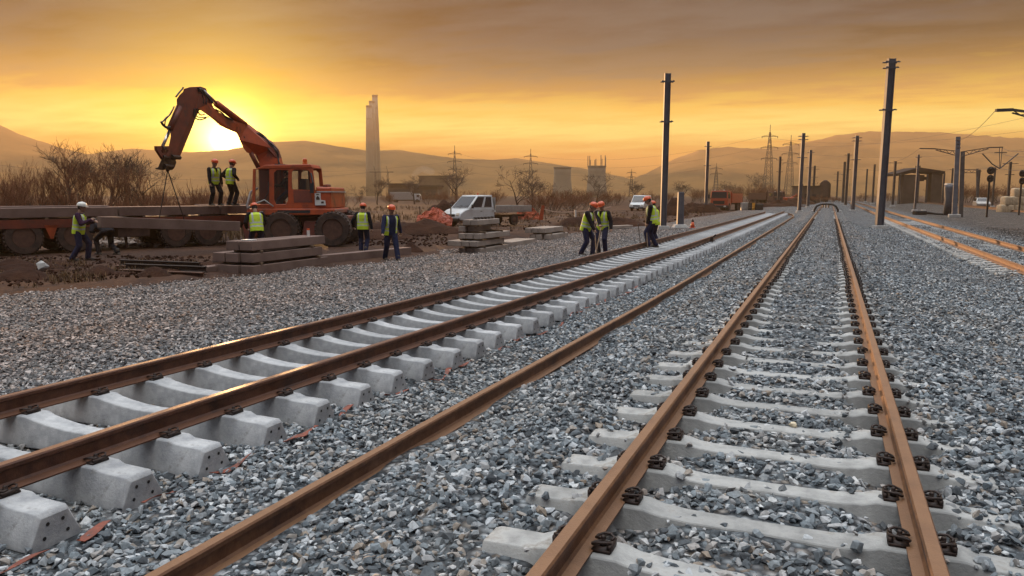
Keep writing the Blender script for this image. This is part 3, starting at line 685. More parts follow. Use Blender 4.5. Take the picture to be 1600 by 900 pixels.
# ---------------------------------------------------------------- steel masts of the new line
M_['galv'] = mat('galvanised_steel', (0.058, 0.063, 0.080), 0.6, (0.088, 0.093, 0.112), 2.0, 0.1, 0.0, spots=(1.5, 0.60, (0.13, 0.125, 0.13)))
M_['galv_dark'] = mat('dark_mast_steel', (0.05, 0.046, 0.048), 0.65, (0.08, 0.072, 0.07), 2.0, 0.3)
M_['footing'] = mat('footing_concrete', (0.30, 0.29, 0.28), 0.9, (0.38, 0.37, 0.35), 4)
def hmast(name, base, Ht, wdt, lab, brs, m, lean=(0, 0), group=None, dp=None):
    wdt = wdt*.82; dp = dp or wdt*.7
    t_ = thing(name, lab, 'mast', base, PS, group)
    q = Matrix.Rotation(lean[0], 3, 'Y')
    mb = MB(); tw = .035
    for s in (-1, 1): mb.box((s*(wdt-tw)/2, 0, Ht/2), (tw, dp, Ht))
    mb.box((0, 0, Ht/2), (wdt-2*tw-.004, tw, Ht-.01))
    mb.v = [tuple(q @ Vector(p)) for p in mb.v]
    mb.build('column', m, t_)
    for z, hl in brs:
        m2 = MB(); zc = Ht-z
        for s in (-1, 1): m2.box((0, s*(dp/2+.045), zc), (hl*2, .05, .06))
        m2.box((-hl*.8, 0, zc+.03), (.06, dp+.1, .05)); m2.box((hl*.8, 0, zc+.03), (.06, dp+.1, .05))
        m2.v = [tuple(q @ Vector(p)) for p in m2.v]; m2.build('bracket', m, t_)
    MB().box((0, 0, .09), (wdt+.35, dp+.35, .3), taper=(.85, .85)).build('footing', M_['footing'], t_, bevel=.02)
    return t_
masts = [((1036, 1040), 119, 42.5, -.02, .40, 'grey steel mast standing behind the worker with a rod on the track', [(.45, .36), (2.6, .34)]),
         ((1102.5, 1104), 222, 93, -.1, .42, 'grey steel mast in front of the orange truck', [(.6, .4), (2.9, .4)]),
         ((1215.5, 1216.5), 245, 131, -.1, .45, 'dark mast among the parked machines and barrels, fourth beyond the short post', [(.6, .5), (2.6, .5)]),
         ((1248.5, 1252), 209, 82, 0, .42, 'mast standing by the bent end of the loose rail', [(.35, .5), (.7, .5), (2.6, .5)]),
         ((1262, 1264), 235, 113, 0, .45, 'mast one span beyond the one at the bent rail end', [(.4, .5), (2.6, .5)]),
         ((1270, 1271), 259, 173, 0, .5, 'thin mast with arms before the dark hut', [(.8, 1.0), (2.6, .8)]),
         ((1373.5, 1384), 97, 42.5, 0, .47, 'tallest looking grey mast, planted between the ballasted track and orange rails', [(.2, .4), (.5, .36), (2.75, .40)]),
         ((1332, 1334), 213, 87, 0, .46, 'second mast of the row on the orange rail side', [(.25, .5), (.6, .5), (2.7, .5)]),
         ((1321, 1322), 240, 126, 0, .46, 'third mast of the row on the orange rail side', [(.3, .6), (2.7, .5)]),
         ((1316.5, 1317), 253, 160, 0, .5, 'fourth mast of the row on the orange rail side', [(2.7, .5)]),
         ((1307, 1307), 268, 226, 0, .5, 'smallest mast of the row, just past the round topped wagon', [(.8, 1.2), (2.7, 1.2)]),
         ((1429, 1431), 242, 86, .05, .26, 'thin pale mast before the open station shed', [(.3, .3)]),
         ((1363, 1364), 257, 150, .1, .40, 'thin dark mast between the tall mast and the shed', []),
         ((1352, 1353), 264, 190, .1, .40, 'faint thin mast just beside the tall grey mast', []),
         ((1394.5, 1396), 252, 120, .1, .40, 'mast with a short top arm beside the shed', [(.3, 1.0)]),
         ((1472, 1473), 271, 140, .1, .35, 'short mast at the end wall of the shed', []),
         ((1485, 1485.5), 263, 150, .1, .35, 'mast between shed and twin post gantry', [(.3, .6)]),
         ((1526, 1527), 265, 130, .1, .4, 'plain mast under the gantry beam beyond', [(.3, .3)]),
         ((1550, 1551), 262, 110, .1, .28, 'slim mast beside the black signal', [(.3, .3)]),
         ((1573, 1574), 253, 95, .1, .34, 'mast carrying a pair of slanted struts between the two signals', [(.25, .9), (1.6, .5)])]
for (pb, pt), pyt, d, zb, wd, lab, brs in masts:
    b0 = FL(pb, d, zb); tp = W(pt, pyt, d); Ht = tp.z-zb
    lean = math.atan2((tp-b0).dot(Rv), Ht)*0.35
    hmast('steel_mast', b0, Ht, wd, lab, brs, M_['galv'] if pb in (1036, 1102.5, 1248.5, 1373.5, 1332, 1262, 1429) else M_['galv_dark'], (lean, 0))
# short cut-off concrete post
b0 = FL(1062.5, 44.8, 0); t_ = thing('concrete_post', 'short square concrete post on a gravel mound, no taller than a man', 'post', b0, PS)
MB().box((0, 0, 1.05), (.38, .34, 2.1), taper=(.86, .86)).build('shaft', M_['galv'], t_, bevel=.02)
MB().box((0, 0, .1), (.9, .8, .22), taper=(.7, .7)).build('footing', M_['footing'], t_, bevel=.03)

# twin-post catenary gantry at the side
def truss(mb, a, b, h0, h1, n, w_=.06):
    a, b = Vector(a), Vector(b)
    for k in range(n):
        p, q = a.lerp(b, k/n), a.lerp(b, (k+1)/n); hp, hq = h0+(h1-h0)*k/n, h0+(h1-h0)*(k+1)/n
        dn = Vector((0, 0, -1)); mb.bar(p, q, w_); mb.bar(p+dn*hp, q+dn*hq, w_); mb.bar(p if k % 2 else p+dn*hp, q+dn*hq if k % 2 else q, w_*.6)
d = 66; b0 = FL(1491, d, .0); t_ = thing('catenary_gantry', 'twin post catenary mast with one lattice arm to either side', 'gantry', b0, world_verts=True)
P1 = lambda px, py, dd=d: W(px, py, dd)
mb = MB(); mb.bar(b0, P1(1497, 214), .36, .3); mb.build('front_post', M_['galv'], t_)
mb = MB(); mb.bar(FL(1501, d+.8, .0), P1(1504, 237, d+.8), .34, .3); mb.build('rear_post', M_['galv_dark'], t_)
mb = MB(); truss(mb, P1(1494, 236), P1(1462, 232.5), .38, .10, 6); mb.bar(P1(1462, 232.5), P1(1437, 232), .09); mb.build('lattice_arm', M_['galv_dark'], t_)
mb = MB(); truss(mb, P1(1503, 237), P1(1545, 230.5), .42, .10, 7); mb.bar(P1(1545, 230.5), P1(1567, 230), .09); mb.build('lattice_arm', M_['galv_dark'], t_)
mb = MB(); mb.bar(P1(1561.5, 231), P1(1562, 263), .05); mb.bar(P1(1566, 231), P1(1563, 263), .05); mb.bar(P1(1554, 238.5), P1(1573, 238.5), .07); mb.build('drop_bracket', M_['galv_dark'], t_)
mb = MB(); mb.tube([P1(1535, 240), P1(1550, 256), P1(1562, 263.5)], .05, 6); mb.tube([P1(1562, 263.5), P1(1574, 254), P1(1591, 240)], .05, 6); mb.build('stay_rod', M_['galv_dark'], t_)
for py in (219, 225, 231): MB().ball(P1(1497, py), (.22, .22, .09), 10, 6).build('insulator', M_['clip'], t_)
MB().box(b0+Vector((0, 0, .1)), (.9, .8, .3)).build('footing', M_['footing'], t_, bevel=.03)
# gantry whose mast stands out of the picture, its arm reaching in
d = 33; b0 = FL(1700, d, 0); t_ = thing('catenary_gantry', 'dark lattice arm of a mast reaching in at the photo edge, high up', 'gantry', b0, world_verts=True)
mb = MB(); mb.bar(b0, P1(1704, 120, d), .36, .3); mb.build('post', M_['galv_dark'], t_)
mb = MB(); mb.bar(P1(1556, 172.5, d), P1(1582, 171.5, d), .13, .13); mb.bar(P1(1582, 171.5, d), P1(1600, 174, d), .1); truss(mb, P1(1700, 190, d), P1(1582, 172, d), .5, .12, 9); mb.build('lattice_arm', M_['galv_dark'], t_)
# far gantry with a short beam
d = 120; b0 = FL(1505, d, .1); t_ = thing('signal_gantry', 'low portal of two slim posts and a flat lattice beam, beyond the twin post mast', 'gantry', b0, world_verts=True)
mb = MB(); truss(mb, P1(1500, 265, d), P1(1528, 265, d), .5, .5, 6, .09); mb.build('beam', M_['galv_dark'], t_)
for px in (1501, 1527): MB().bar(FL(px, d+.4, .1), P1(px, 264, d+.4), .3).build('post', M_['galv_dark'], t_)

# railway signals
M_['black'] = mat('black_paint', (0.012, 0.012, 0.013), 0.5)
M_['redlens'] = mat('red_lens', (0.12, 0.01, 0.008), 0.2)
for px, pt, pb_, d, lab in ((1543, 261, 286, 62, 'black railway signal with stacked round heads beside the slim mast'), (1593, 266, 289, 64, 'black railway signal above the pale bulk bags')):
    b0 = FL(px, d, .1); t_ = thing('railway_signal', lab, 'signal', b0, PS); zt = W(px, pt, d).z-.1; zm = W(px, pb_, d).z-.1; h_ = zt-zm
    MB().tube([(0, .12, 0), (0, .12, zm+.3)], .08, 8).build('post', M_['black'], t_)
    for k, zc in enumerate((zm+h_*.77, zm+h_*.27)):
        w_ = .31 if k == 0 else .27; r = h_*.24
        pts = [(w_*math.cos(a), 0, zc+r*math.sin(a)*1.0) for a in np.linspace(0, 2*math.pi, 20, endpoint=False)]
        MB().prism(pts, (0, .06, 0)).build('backplate', M_['black'], t_)
        for e in (-1, 1):
            MB().tube([(0, 0, zc+e*r*.42), (0, -.22, zc+e*r*.42)], .12, 10).build('hood', M_['black'], t_)
            MB().tube([(0, -.005, zc+e*r*.42), (0, -.02, zc+e*r*.42)], .09, 10).build('lens', M_['redlens'], t_)

# open station shed
d = 150; v0 = (Fv-Vector((0, 0, Fv.z))).normalized()
b0 = FL(1440, d, 0); t_ = thing('station_shed', 'dark derelict station shed with a gabled roof and open middle', 'building', b0, world_verts=True)
Z = lambda py: W(1440, py, d).z
def slab(pa, pb, za, zb, dep, dd=d): a, b_ = FL(pa, dd, za), FL(pb, dd, za); up = Vector((0, 0, zb-za)); return MB().prism([a, b_, b_+up, a+up], v0*dep)
slab(1408, 1431, 0, Z(273), 1.6).build('wall', M_['brickdark'], t_)
slab(1453, 1470, 0, Z(271), 1.6).build('wall', M_['brickdark'], t_)
slab(1431.1, 1452.9, Z(281), Z(276), .6, d+.4).build('lintel', M_['brickdark'], t_)
slab(1436, 1444, Z(283), Z(273.5), 2, d+.2).build('signal_box', M_['brickdark'], t_)
a, k, e = W(1402, 271, d-1), W(1437, 261.5, d-1), W(1477, 267.5, d-1); th_ = Vector((0, 0, -.5))
MB().prism([a, k, e, e+th_, k+th_*1.6, a+th_], v0*6).build('roof', M_['roof'], t_)
slab(1435, 1438.5, Z(262), Z(258), 1.2, d+3).build('chimney', M_['brickdark'], t_)
for px in (1404, 1433, 1446): slab(px, px+1.6, 0, Z(272), .3, d-.4).build('post', M_['galv_dark'], t_)
for px in (1413, 1422, 1460): slab(px, px+4, Z(292), Z(284), .1, d-.11).build('window', M_['glassdark'], t_)
# ---------------------------------------------------------------- bare trees and shrubs
M_['bark'] = mat('bark', (0.050, 0.032, 0.024), 0.9, (0.085, 0.052, 0.036), 6, 0, 0.01, 20)
M_['twig'] = mat('red_brown_twigs', (0.11, 0.040, 0.017), 0.9, (0.19, 0.068, 0.025), 1.5)
M_['twig2'] = mat('dark_twigs', (0.055, 0.034, 0.025), 0.9, (0.085, 0.05, 0.034), 1.5)
def grow(tr, cr, p, dr, L, r, lev, maxlev, spread, up, rs):
    n = 4; pts = [p]; rr = [r]; q = p.copy(); dd = dr.copy()
    for i in range(n):
        dd = (dd + Vector((rs.gauss(0, .13), rs.gauss(0, .13), rs.gauss(0, .08)+up*.10))).normalized()
        q = q + dd*L/n; pts.append(q.copy()); rr.append(max(r*(1-.55*(i+1)/n), .006))
    (tr if lev <= 1 else cr).tube(pts, rr, 6 if lev == 0 else (4 if lev < 3 else 3), cap=False)
    if lev >= maxlev: return
    nb = rs.randint(3, 5) if lev else rs.randint(4, 6)
    for k in range(nb):
        t_ = 0.35+.65*(k+rs.random())/nb if lev else 0.4+.6*(k+rs.random()*.8)/nb
        i = min(int(t_*n), n-1); pp = pts[i].lerp(pts[i+1], t_*n-i)
        ax = Vector((rs.gauss(0, 1), rs.gauss(0, 1), rs.gauss(0, .4))).normalized()
        nd = (dd*.75 + ax*spread*rs.uniform(.6, 1.2) + Vector((0, 0, up*.35))).normalized()
        grow(tr, cr, pp, nd, L*rs.uniform(.52, .78), max(rr[i]*rs.uniform(.5, .7), .006), lev+1, maxlev, spread, up, rs)
def tree_proto(seed, stems, L, r, maxlev, spread, up, twig, fan=.25):
    rs = random.Random(seed); tr, cr = MB(), MB()
    for k in range(stems):
        a = rs.random()*6.28; f_ = fan*rs.uniform(.4, 1.2)*(stems > 1)
        grow(tr, cr, Vector((math.cos(a)*.25*(stems > 1), math.sin(a)*.25*(stems > 1), -.15)), Vector((math.cos(a)*f_, math.sin(a)*f_, 1)).normalized(), L*rs.uniform(.8, 1.1), r*rs.uniform(.7, 1.1), 0, maxlev, spread, up, rs)
    h = max(v[2] for v in tr.v+cr.v)
    for m_ in (tr, cr): m_.v = [(x/h, y/h, z/h) for x, y, z in m_.v]
    return tr.mesh('trunk', M_['bark']), cr.mesh('crown', twig)
PRO = {'willow': [tree_proto(s, 4, 2.6, .07, 4, .5, .9, M_['twig'], .40) for s in (1, 2, 3)],
       'round': [tree_proto(s, 1, 2.2, .13, 5, .85, .35, M_['twig2']) for s in (11, 12, 13)],
       'bush': [tree_proto(s, 8, 1.5, .028, 3, .6, .7, M_['twig'], .7) for s in (21, 22, 23)],
       'brush': [tree_proto(s, 20, 1.3, .015, 2, .4, 1.0, M_['twig'], .55) for s in (31, 32)]}
def plant(name, kind, px, pyt, d, zb, lab, cat, group=None, wf=1.0, k=None, pyb=None):
    b0 = FL(px, d, zb); b0.z = zb; Ht = W(px, pyt, d).z-zb
    k = rng.integers(0, len(PRO[kind])) if k is None else k; tm, cm = PRO[kind][k]
    t_ = thing(name, lab, cat, b0, random.uniform(0, 6.28), group); t_.scale = (Ht*wf, Ht*wf, Ht)
    for nm, me in (('trunk', tm), ('crown', cm)):
        o = bpy.data.objects.new(nm, me); COL.objects.link(o); o.parent = t_
    return t_
# thicket behind the flatbed
TH_ = [(20, 243, 46, 'willow'), (38, 250, 42, 'willow'), (78, 228, 46, 'willow'), (112, 219, 50, 'round'), (140, 217, 48, 'willow'), (172, 222, 52, 'round'), (203, 228, 48, 'willow'), (232, 240, 54, 'round'), (6, 270, 40, 'bush')]
TL = ['upright many stemmed bare tree where the photo begins', 'short bare tree before the upright one at the photo edge', 'bare bushy tree, second tall one of the thicket', 'tall bare many stemmed tree above the worker in a white helmet', 'bare tree with a round twiggy top, tallest of the thicket', 'bare willow between the two round topped trees', 'bare crooked round topped tree toward the boom', 'last bare tree of the thicket before the excavator boom', 'dense low shrub at the photo edge above the flatbed']
for (px, pt, d, kd), lab in zip(TH_, TL): plant('bare_tree', kd, px, pt, d, -.2, lab, 'tree', wf=.95)
for k in range(24):
    px = -20+k*19+random.uniform(-8, 8); d = random.uniform(36, 62); top = random.uniform(272, 300) if px < 270 else random.uniform(275, 304)
    plant('bare_shrub', 'brush' if k % 3 else 'bush', px, top, d, -.25, 'thin reddish leafless shrub in the thicket behind the flatbed', 'shrub', 'leafless shrubs of the thicket behind the flatbed', wf=1.0)
for px, pt, d, lab in ((590, 275, 165, 'small round bare tree below the tall chimneys'), (648, 272, 170, 'bare tree before the factory halls'), (715, 257, 150, 'bare tree in front of the thin pylon, behind the white pickup'), (812, 258, 92, 'big spreading bare tree behind the load bed of the white pickup'), (832, 272, 110, 'smaller bare tree leaning out beside the big spreading one'), (930, 268, 150, 'twiggy bare tree below the lattice topped cooling tower'), (990, 280, 190, 'hazy bare tree behind the white van'), (565, 288, 150, 'low thin bare tree near the excavator engine'), (1178, 269, 210, 'bare tree rising above the hedge by the tall pylon'), (1132, 281, 230, 'wispy bare tree in haze behind the orange truck'), (1063, 281, 200, 'hazy bare tree above the short concrete post'), (1273, 283, 200, 'bare tree sticking up over the dark hut')):
    plant('bare_tree', 'round', px, pt, d, -.35, lab, 'tree', wf=1.15)
for px, pt, d in ((856, 285, 84), (848, 292, 80), (885, 292, 100), (893, 298, 96), (905, 294, 110), (922, 290, 120), (700, 293, 130), (735, 294, 125), (752, 296, 140), (770, 290, 150), (868, 300, 88), (945, 292, 140), (962, 296, 150), (1012, 294, 170), (1040, 296, 180), (545, 294, 120), (612, 296, 150), (670, 297, 160), (690, 296, 180), (1078, 292, 190), (1098, 290, 200), (1118, 288, 190), (1145, 287, 200), (1160, 284, 210), (1176, 282, 205), (1192, 284, 215), (1205, 288, 210), (1222, 294, 220), (1240, 296, 220)):
    plant('bare_shrub', 'bush', px, pt, d, -.35, 'hazy leafless bush in the broken hedge beyond the dirt yard', 'shrub', 'hazy bushes of the broken hedge beyond the yard', wf=1.5)
for px, pt, d in ((1268, 304, 165), (1281, 302, 160), (1297, 303, 162), (1308, 306, 170)):
    plant('bare_shrub', 'bush', px, pt, d, .1, 'dark scrub growing around the foot of the round topped wagon', 'shrub', 'scrub around the round topped wagon', wf=1.6)
for px, pt, d in ((1480, 287, 170), (1500, 284, 180), (1512, 281, 180), (1530, 283, 175), (1548, 285, 170), (1562, 287, 170), (1578, 283, 180), (1596, 286, 170), (1420, 298, 190), (1385, 297, 200), (1345, 300, 220)):
    plant('bare_shrub', 'bush', px, pt, d, -.1, 'dark hazy bush of the treeline behind the signals', 'shrub', 'dark bushes of the treeline behind the signals', wf=1.8)

# ---------------------------------------------------------------- flatbed trailer and concrete slabs
M_['tyre'] = mat('dusty_tyre', (0.026, 0.016, 0.013), 0.85, (0.070, 0.038, 0.027), 5, 0, 0.01, 30)  # warm left-side glow put into tyre, rim and chassis colour, besides dust
M_['rim'] = mat('dusty_rim', (0.085, 0.042, 0.030), 0.7, (0.13, 0.065, 0.045), 6, 0.3)
M_['chassis'] = mat('dark_chassis', (0.05, 0.028, 0.022), 0.75, (0.085, 0.045, 0.034), 4, 0.2)
M_['slab'] = mat('slab_concrete', (0.135, 0.088, 0.074), 0.92, (0.20, 0.135, 0.112), 1.5, 0, 0.003, 40, rnd=.08, spec=.2, spots=(3, .60, (0.085, 0.058, 0.048)))  # reddish: warm glow of the low sun put into the concrete colour
M_['slab_pale'] = mat('used_sleeper_concrete', (0.20, 0.16, 0.135), 0.92, (0.29, 0.24, 0.205), 1.5, 0, 0.003, 40, rnd=.08, spots=(3, .60, (0.17, 0.13, 0.11)))
M_['orange'] = mat('orange_machine_paint', (0.40, 0.062, 0.012), 0.5, (0.27, 0.045, 0.013), 3.0, 0, 0.001, 40, spots=(1.6, .53, (0.11, 0.028, 0.014)), spec=.4)
M_['orange_dk'] = mat('grimy_orange_paint', (0.17, 0.030, 0.012), 0.65, (0.095, 0.020, 0.011), 2.5, spots=(3, .55, (0.06, 0.026, 0.02)))
def wheel(parent, M, R=.55, w=.4, name='wheel'):
    # wheel with its axle along local y of M; sub-parts tyre and rim
    A = Matrix.Rotation(math.pi/2, 4, 'X'); T = M @ A
    def tf(mb): mb.v = [tuple(T @ Vector(p)) for p in mb.v]; return mb
    mb = MB(); mb.lathe([(R*.60, -w*.5), (R*.93, -w*.5), (R*.99, -w*.38), (R, -w*.2), (R, w*.2), (R*.99, w*.38), (R*.93, w*.5), (R*.60, w*.5), (R*.58, w*.3), (R*.58, -w*.3)], n=28)
    for k in range(28):
        a = 2*math.pi*k/28
        for s in (-1, 1): mb.box((R*1.0*math.cos(a+s*.05), R*1.0*math.sin(a+s*.05), s*w*.26), (.04, R*.11, w*.42), Matrix.Rotation(a, 3, 'Z') @ Matrix.Rotation(s*.5, 3, 'X'))
    o = tf(mb).build(name, M_['tyre'], parent, auto=35, origin=(0, 0, 0))
    m2 = MB(); m2.lathe([(R*.57, -w*.42), (R*.60, -w*.44), (R*.55, -w*.30), (R*.30, -w*.12), (R*.22, -w*.30), (R*.14, -w*.40), (.01, -w*.41)], n=20)
    m2.lathe([(.01, w*.30), (R*.5, w*.30), (R*.59, w*.40), (R*.57, w*.42)], n=20)
    for k in range(8):
        a = 2*math.pi*k/8; m2.lathe([(.02, 0), (.02, -.05)], (R*.38*math.cos(a), R*.38*math.sin(a), -w*.16), 6)
    tf(m2).build('rim', M_['rim'], o, auto=35, origin=(0, 0, 0))
    return o
A0 = FL(40, 24.6, .0); B0 = FL(325, 29.0, .02); A0.z = B0.z = 0
TU = (B0-A0).normalized(); TV = Vector((-TU.y, TU.x, 0)); TLn = (B0-A0).length
if TV.dot(Fv) < 0: TV = -TV
TP = lambda a, b, z: A0 + TU*a + TV*b + Vector((0, 0, z))       # along the trailer, across it, up
tr_ = thing('flatbed_trailer', 'long dusty flatbed trailer loaded with concrete slabs, double wheels at both ends', 'trailer', TP(TLn/2, 1.2, 0), world_verts=True)
TM = Matrix(((TU.x, TV.x, 0, 0), (TU.y, TV.y, 0, 0), (0, 0, 1, 0), (0, 0, 0, 1)))
def tbox(mb, a0, a1, b0, b1, z0, z1): return mb.box(TP((a0+a1)/2, (b0+b1)/2, (z0+z1)/2), (a1-a0, b1-b0, z1-z0), TM.to_3x3())
AEND = TLn+2.7
mb = MB(); tbox(mb, -5, AEND, .02, 2.4, 1.02, 1.14); mb.build('deck', M_['chassis'], tr_, bevel=.01)
mb = MB(); tbox(mb, -5, AEND, .0, .10, .86, 1.14); mb.build('side_beam', M_['orange_dk'], tr_)
mb = MB(); tbox(mb, -5, AEND, 2.3, 2.42, .86, 1.13); mb.build('side_beam', M_['orange_dk'], tr_)
mb = MB(); tbox(mb, -5, AEND, .85, 1.05, .62, 1.02); tbox(mb, -5, AEND, 1.4, 1.6, .62, 1.02)
for k in range(9): tbox(mb, -4+k*1.7, -3.9+k*1.7, .1, 2.3, .88, 1.015)
mb.build('chassis_frame', M_['chassis'], tr_)
for a in (0.0, 1.50, TLn-1.15, TLn+.05):
    for b_ in (.22, 2.18):
        wheel(tr_, Matrix.Translation(TP(a, b_, .57)-tr_.location) @ TM, .57, .42)
for a in (-.2, .78, 1.7):                        # mudguards
    pts = [TP(a-.02, .0, .5), TP(a+.06, .0, .5), TP(a+.22, .0, .95), TP(a-.18, .0, .95)]
    if a > 0 and a < 1.5: MB().prism(pts, TV*.5).build('mudguard', M_['orange'], tr_)
mb = MB(); tbox(mb, 2.9, 4.0, .1, .6, .45, .85); mb.build('tool_box', M_['chassis'], tr_, bevel=.02)
for a in (3.2, 4.6): mb = MB(); tbox(mb, a, a+.08, .3, .38, .05, .88); mb.build('support_leg', M_['chassis'], tr_)
cuts = [-4.8, -.9+3.15, TLn+.2, AEND-.1]
aj = lambda px: min(np.linspace(-4, AEND, 400), key=lambda a: abs(CX+FPX*(TP(a, 0, 1.3)-CAM).dot(Rv)/(TP(a, 0, 1.3)-CAM).dot(Fv)-px))
cuts = [-4.9, aj(186), aj(345), AEND-.1]
for k in range(3):
    for r_, (b0_, b1_) in enumerate(((.06, .78), (.86, 1.58), (1.66, 2.36))):
        if r_ == 2 and k == 1: continue
        mb = MB(); tbox(mb, cuts[k]+.03, cuts[k+1]-.03, b0_, b1_, 1.20, 1.52 + (.0 if r_ == 0 else random.uniform(-.01, .05)))
        o = mb.build('concrete_slab', M_['slab'], bevel=.012)
        tag(o, 'long concrete slab on the flatbed, %s, %s' % (['at the double wheels beside the white helmet', 'under the lifted slab', 'at the excavator end below the two men'][k], ['outer row facing the track', 'middle row', 'rear row'][r_]), 'slab', 'concrete slabs on the flatbed')
for k in range(8):
    a = -4+k*1.55; mb = MB(); tbox(mb, a, a+.1, .05, 2.37, 1.143, 1.197); o = mb.build('timber_bearer', M_['wood'])
    tag(o, 'thin timber bearer squeezed between flatbed deck and concrete slabs', 'bearer', 'timber bearers under the slabs')
# the slab in the air and its sling
Sa, Sb = W(155, 347, 22.9), W(372, 353.5, 26.4); su = (Sb-Sa).normalized(); mb = MB()
mb.bar(Sa, Sb, .30, .33); o = mb.build('lifted_slab', M_['slab'], bevel=.012, origin=(Sa+Sb)/2); o.location = (Sa+Sb)/2
tag(o, 'concrete slab hanging level below the excavator arm, steadied by the man in a white helmet', 'slab')
hook = W(262, 266, 24.5)
t_ = thing('lifting_sling', 'two legged lifting sling hanging from the grab down to the airborne slab', 'sling', hook, world_verts=True)
for f_ in (.40, .58): MB().tube([hook, Sa.lerp(Sb, f_)+Vector((0, 0, .17))], .018, 6).build('sling_leg', M_['clip'], t_)
MB().ball(hook, .06, 10, 6).build('ring', M_['clip'], t_)

# ---------------------------------------------------------------- excavator
M_['glass'] = mat('tinted_glass', (0.02, 0.018, 0.018), 0.08, spec=.6)
gm = bpy.data.materials.new('cab_glass'); gm.use_nodes = True; q = NT(gm.node_tree); pb_ = q.n['Principled BSDF']
pb_.inputs['Base Color'].default_value = (.05, .035, .025, 1); pb_.inputs['Roughness'].default_value = .05; pb_.inputs['Alpha'].default_value = .22; M_['cabglass'] = gm
EX = FL(480, 29.6, .03); EX.z = .0
ex = thing('excavator', 'orange wheeled excavator holding its long bent arm over the flatbed, cab lit from behind', 'excavator', EX, world_verts=True)
er = Rv.copy(); ef = Vector((-math.sin(PS), math.cos(PS), 0))
ED = 29.6
def E(px, py, dep=0.0):                  # point of the machine's middle plane at photo pixel, moved dep away
    v = W(px, py, ED); return v + ef*dep
def eprism(pts, d0, d1): return MB().prism([E(a, b, d0) for a, b in pts], ef*(d1-d0))
eprism([(418, 336), (548, 337), (548, 349), (535, 354), (430, 352), (416, 346)], -.75, .75).build('undercarriage', M_['orange_dk'], ex, bevel=.03)
for px in (454, 531):
    for dep in (-1.02, 1.02):
        c_ = E(px, 354.5 if px < 500 else 353, dep)-ex.location; c_.z = .66
        wheel(ex, Matrix.Translation(c_) @ Matrix(((er.x, ef.x, 0, 0), (er.y, ef.y, 0, 0), (0, 0, 1, 0), (0, 0, 0, 1))), .66, .52)
    MB().tube([E(px, 354, -.9), E(px, 354, .9)], .12, 10).build('axle', M_['chassis'], ex)
eprism([(487, 344), (508, 344), (512, 366), (484, 366)], -1.1, -.85).build('step_plate', M_['orange_dk'], ex, bevel=.02)
eprism([(400, 338), (420, 336), (420, 360), (412, 372), (398, 372), (394, 352)], -1.1, 1.1).build('stabiliser', M_['orange_dk'], ex, bevel=.03)
# turntable and deck
c_ = E(475, 334); MB().lathe([(.85, -.10), (.85, .10)], c_, 28).build('turntable', M_['chassis'], ex, auto=30)
eprism([(404, 325), (534, 325), (534, 333.5), (524, 335), (412, 335), (402, 331)], -1.25, 1.25).build('upper_deck', M_['orange'], ex, bevel=.03)
eprism([(449, 327.5), (498, 327.5), (498, 331.5), (449, 331.5)], -1.262, -1.245).build('deck_slot', M_['black'], ex)
MB().box(E(425, 330, -1.27), (.12, .03, .06), Matrix.Rotation(PS, 3, 'Z')).build('marker_lamp', M_['footing'], ex)
# engine housing, hood, counterweight, poster
eprism([(506, 291), (509, 293), (528, 293), (529, 325), (504, 325)], -1.2, 1.2).build('engine_housing', M_['orange'], ex, bevel=.04)
eprism([(507, 299), (530, 299), (530, 300.6), (507, 300.6)], -1.225, 1.225).build('trim_band', M_['footing'], ex)
eprism([(500, 325), (535, 326), (537, 333), (500, 334)], -1.22, 1.22).build('counterweight', M_['orange_dk'], ex, bevel=.04)
eprism([(509, 289), (515, 288), (516, 292), (508, 292)], -.4, .2).build('exhaust_stub', M_['orange_dk'], ex, bevel=.02)
M_['poster'] = mat('white_poster', (.55, .53, .5), .6)
po = eprism([(504.6, 302), (513, 301.5), (513.4, 312), (520, 313), (521, 320), (505, 320)], -1.24, -1.203).build('poster', M_['poster'], ex)
for pts in ([(507, 303), (511, 303), (511, 304.6), (507, 304.6)], [(506.5, 309), (509, 305.6), (512, 309), (512, 312), (507, 312)], [(514, 314.5), (518, 314), (518.5, 317), (514.5, 317.4)]):
    eprism(pts, -1.25, -1.241).build('printed_motif', M_['chassis'], po)
# cab
cab = eprism([(412, 318.5), (505, 318.5), (507, 325), (411, 325)], -1.2, .15).build('cab', M_['orange'], ex, bevel=.02)
eprism([(430, 259.5), (498, 258.5), (501, 264), (430, 265.5), (414, 266)], -1.22, .17).build('cab_roof', M_['orange'], cab, bevel=.02)
for dep in (-1.2, .10):
    for pts in ([(411.5, 265.5), (415.5, 265.5), (414.5, 319), (410, 319)], [(436, 265), (443, 265), (443, 319), (436, 319)], [(464.5, 264), (469.5, 264), (469.5, 319), (464.5, 319)], [(496, 263), (501, 263), (507, 319), (500.5, 319)],
                [(443, 264), (464.5, 264), (464.5, 267), (447, 267), (443, 271)], [(469.5, 263.5), (496, 263), (496.8, 270), (493, 266.5), (473, 266.5), (469.5, 270)], [(469.5, 296), (500, 297), (504, 319), (469.5, 319)], [(443, 311), (446, 318.8), (443, 318.8)], [(461, 318.8), (464.5, 312), (464.5, 318.8)]):
        eprism(pts, dep, dep+.05).build('pillar', M_['orange'], cab)
eprism([(472, 297.5), (498, 299), (501, 316), (473, 316)], -1.206, -1.201).build('door_panel', M_['orange_dk'], cab, bevel=.001)
for pts in ([(415, 266), (436, 265.5), (436, 318.5), (414.5, 318.5)], [(443, 266), (464.5, 266), (464.5, 318.5), (443, 318.5)], [(469.5, 266), (496, 266), (500, 297), (469.5, 296)]):
    eprism(pts, -1.18, -1.17).build('window', M_['cabglass'], cab)
MB().bar(E(483.5, 266, .1), E(484.5, 297, .1), .12).build('pillar', M_['orange_dk'], cab)
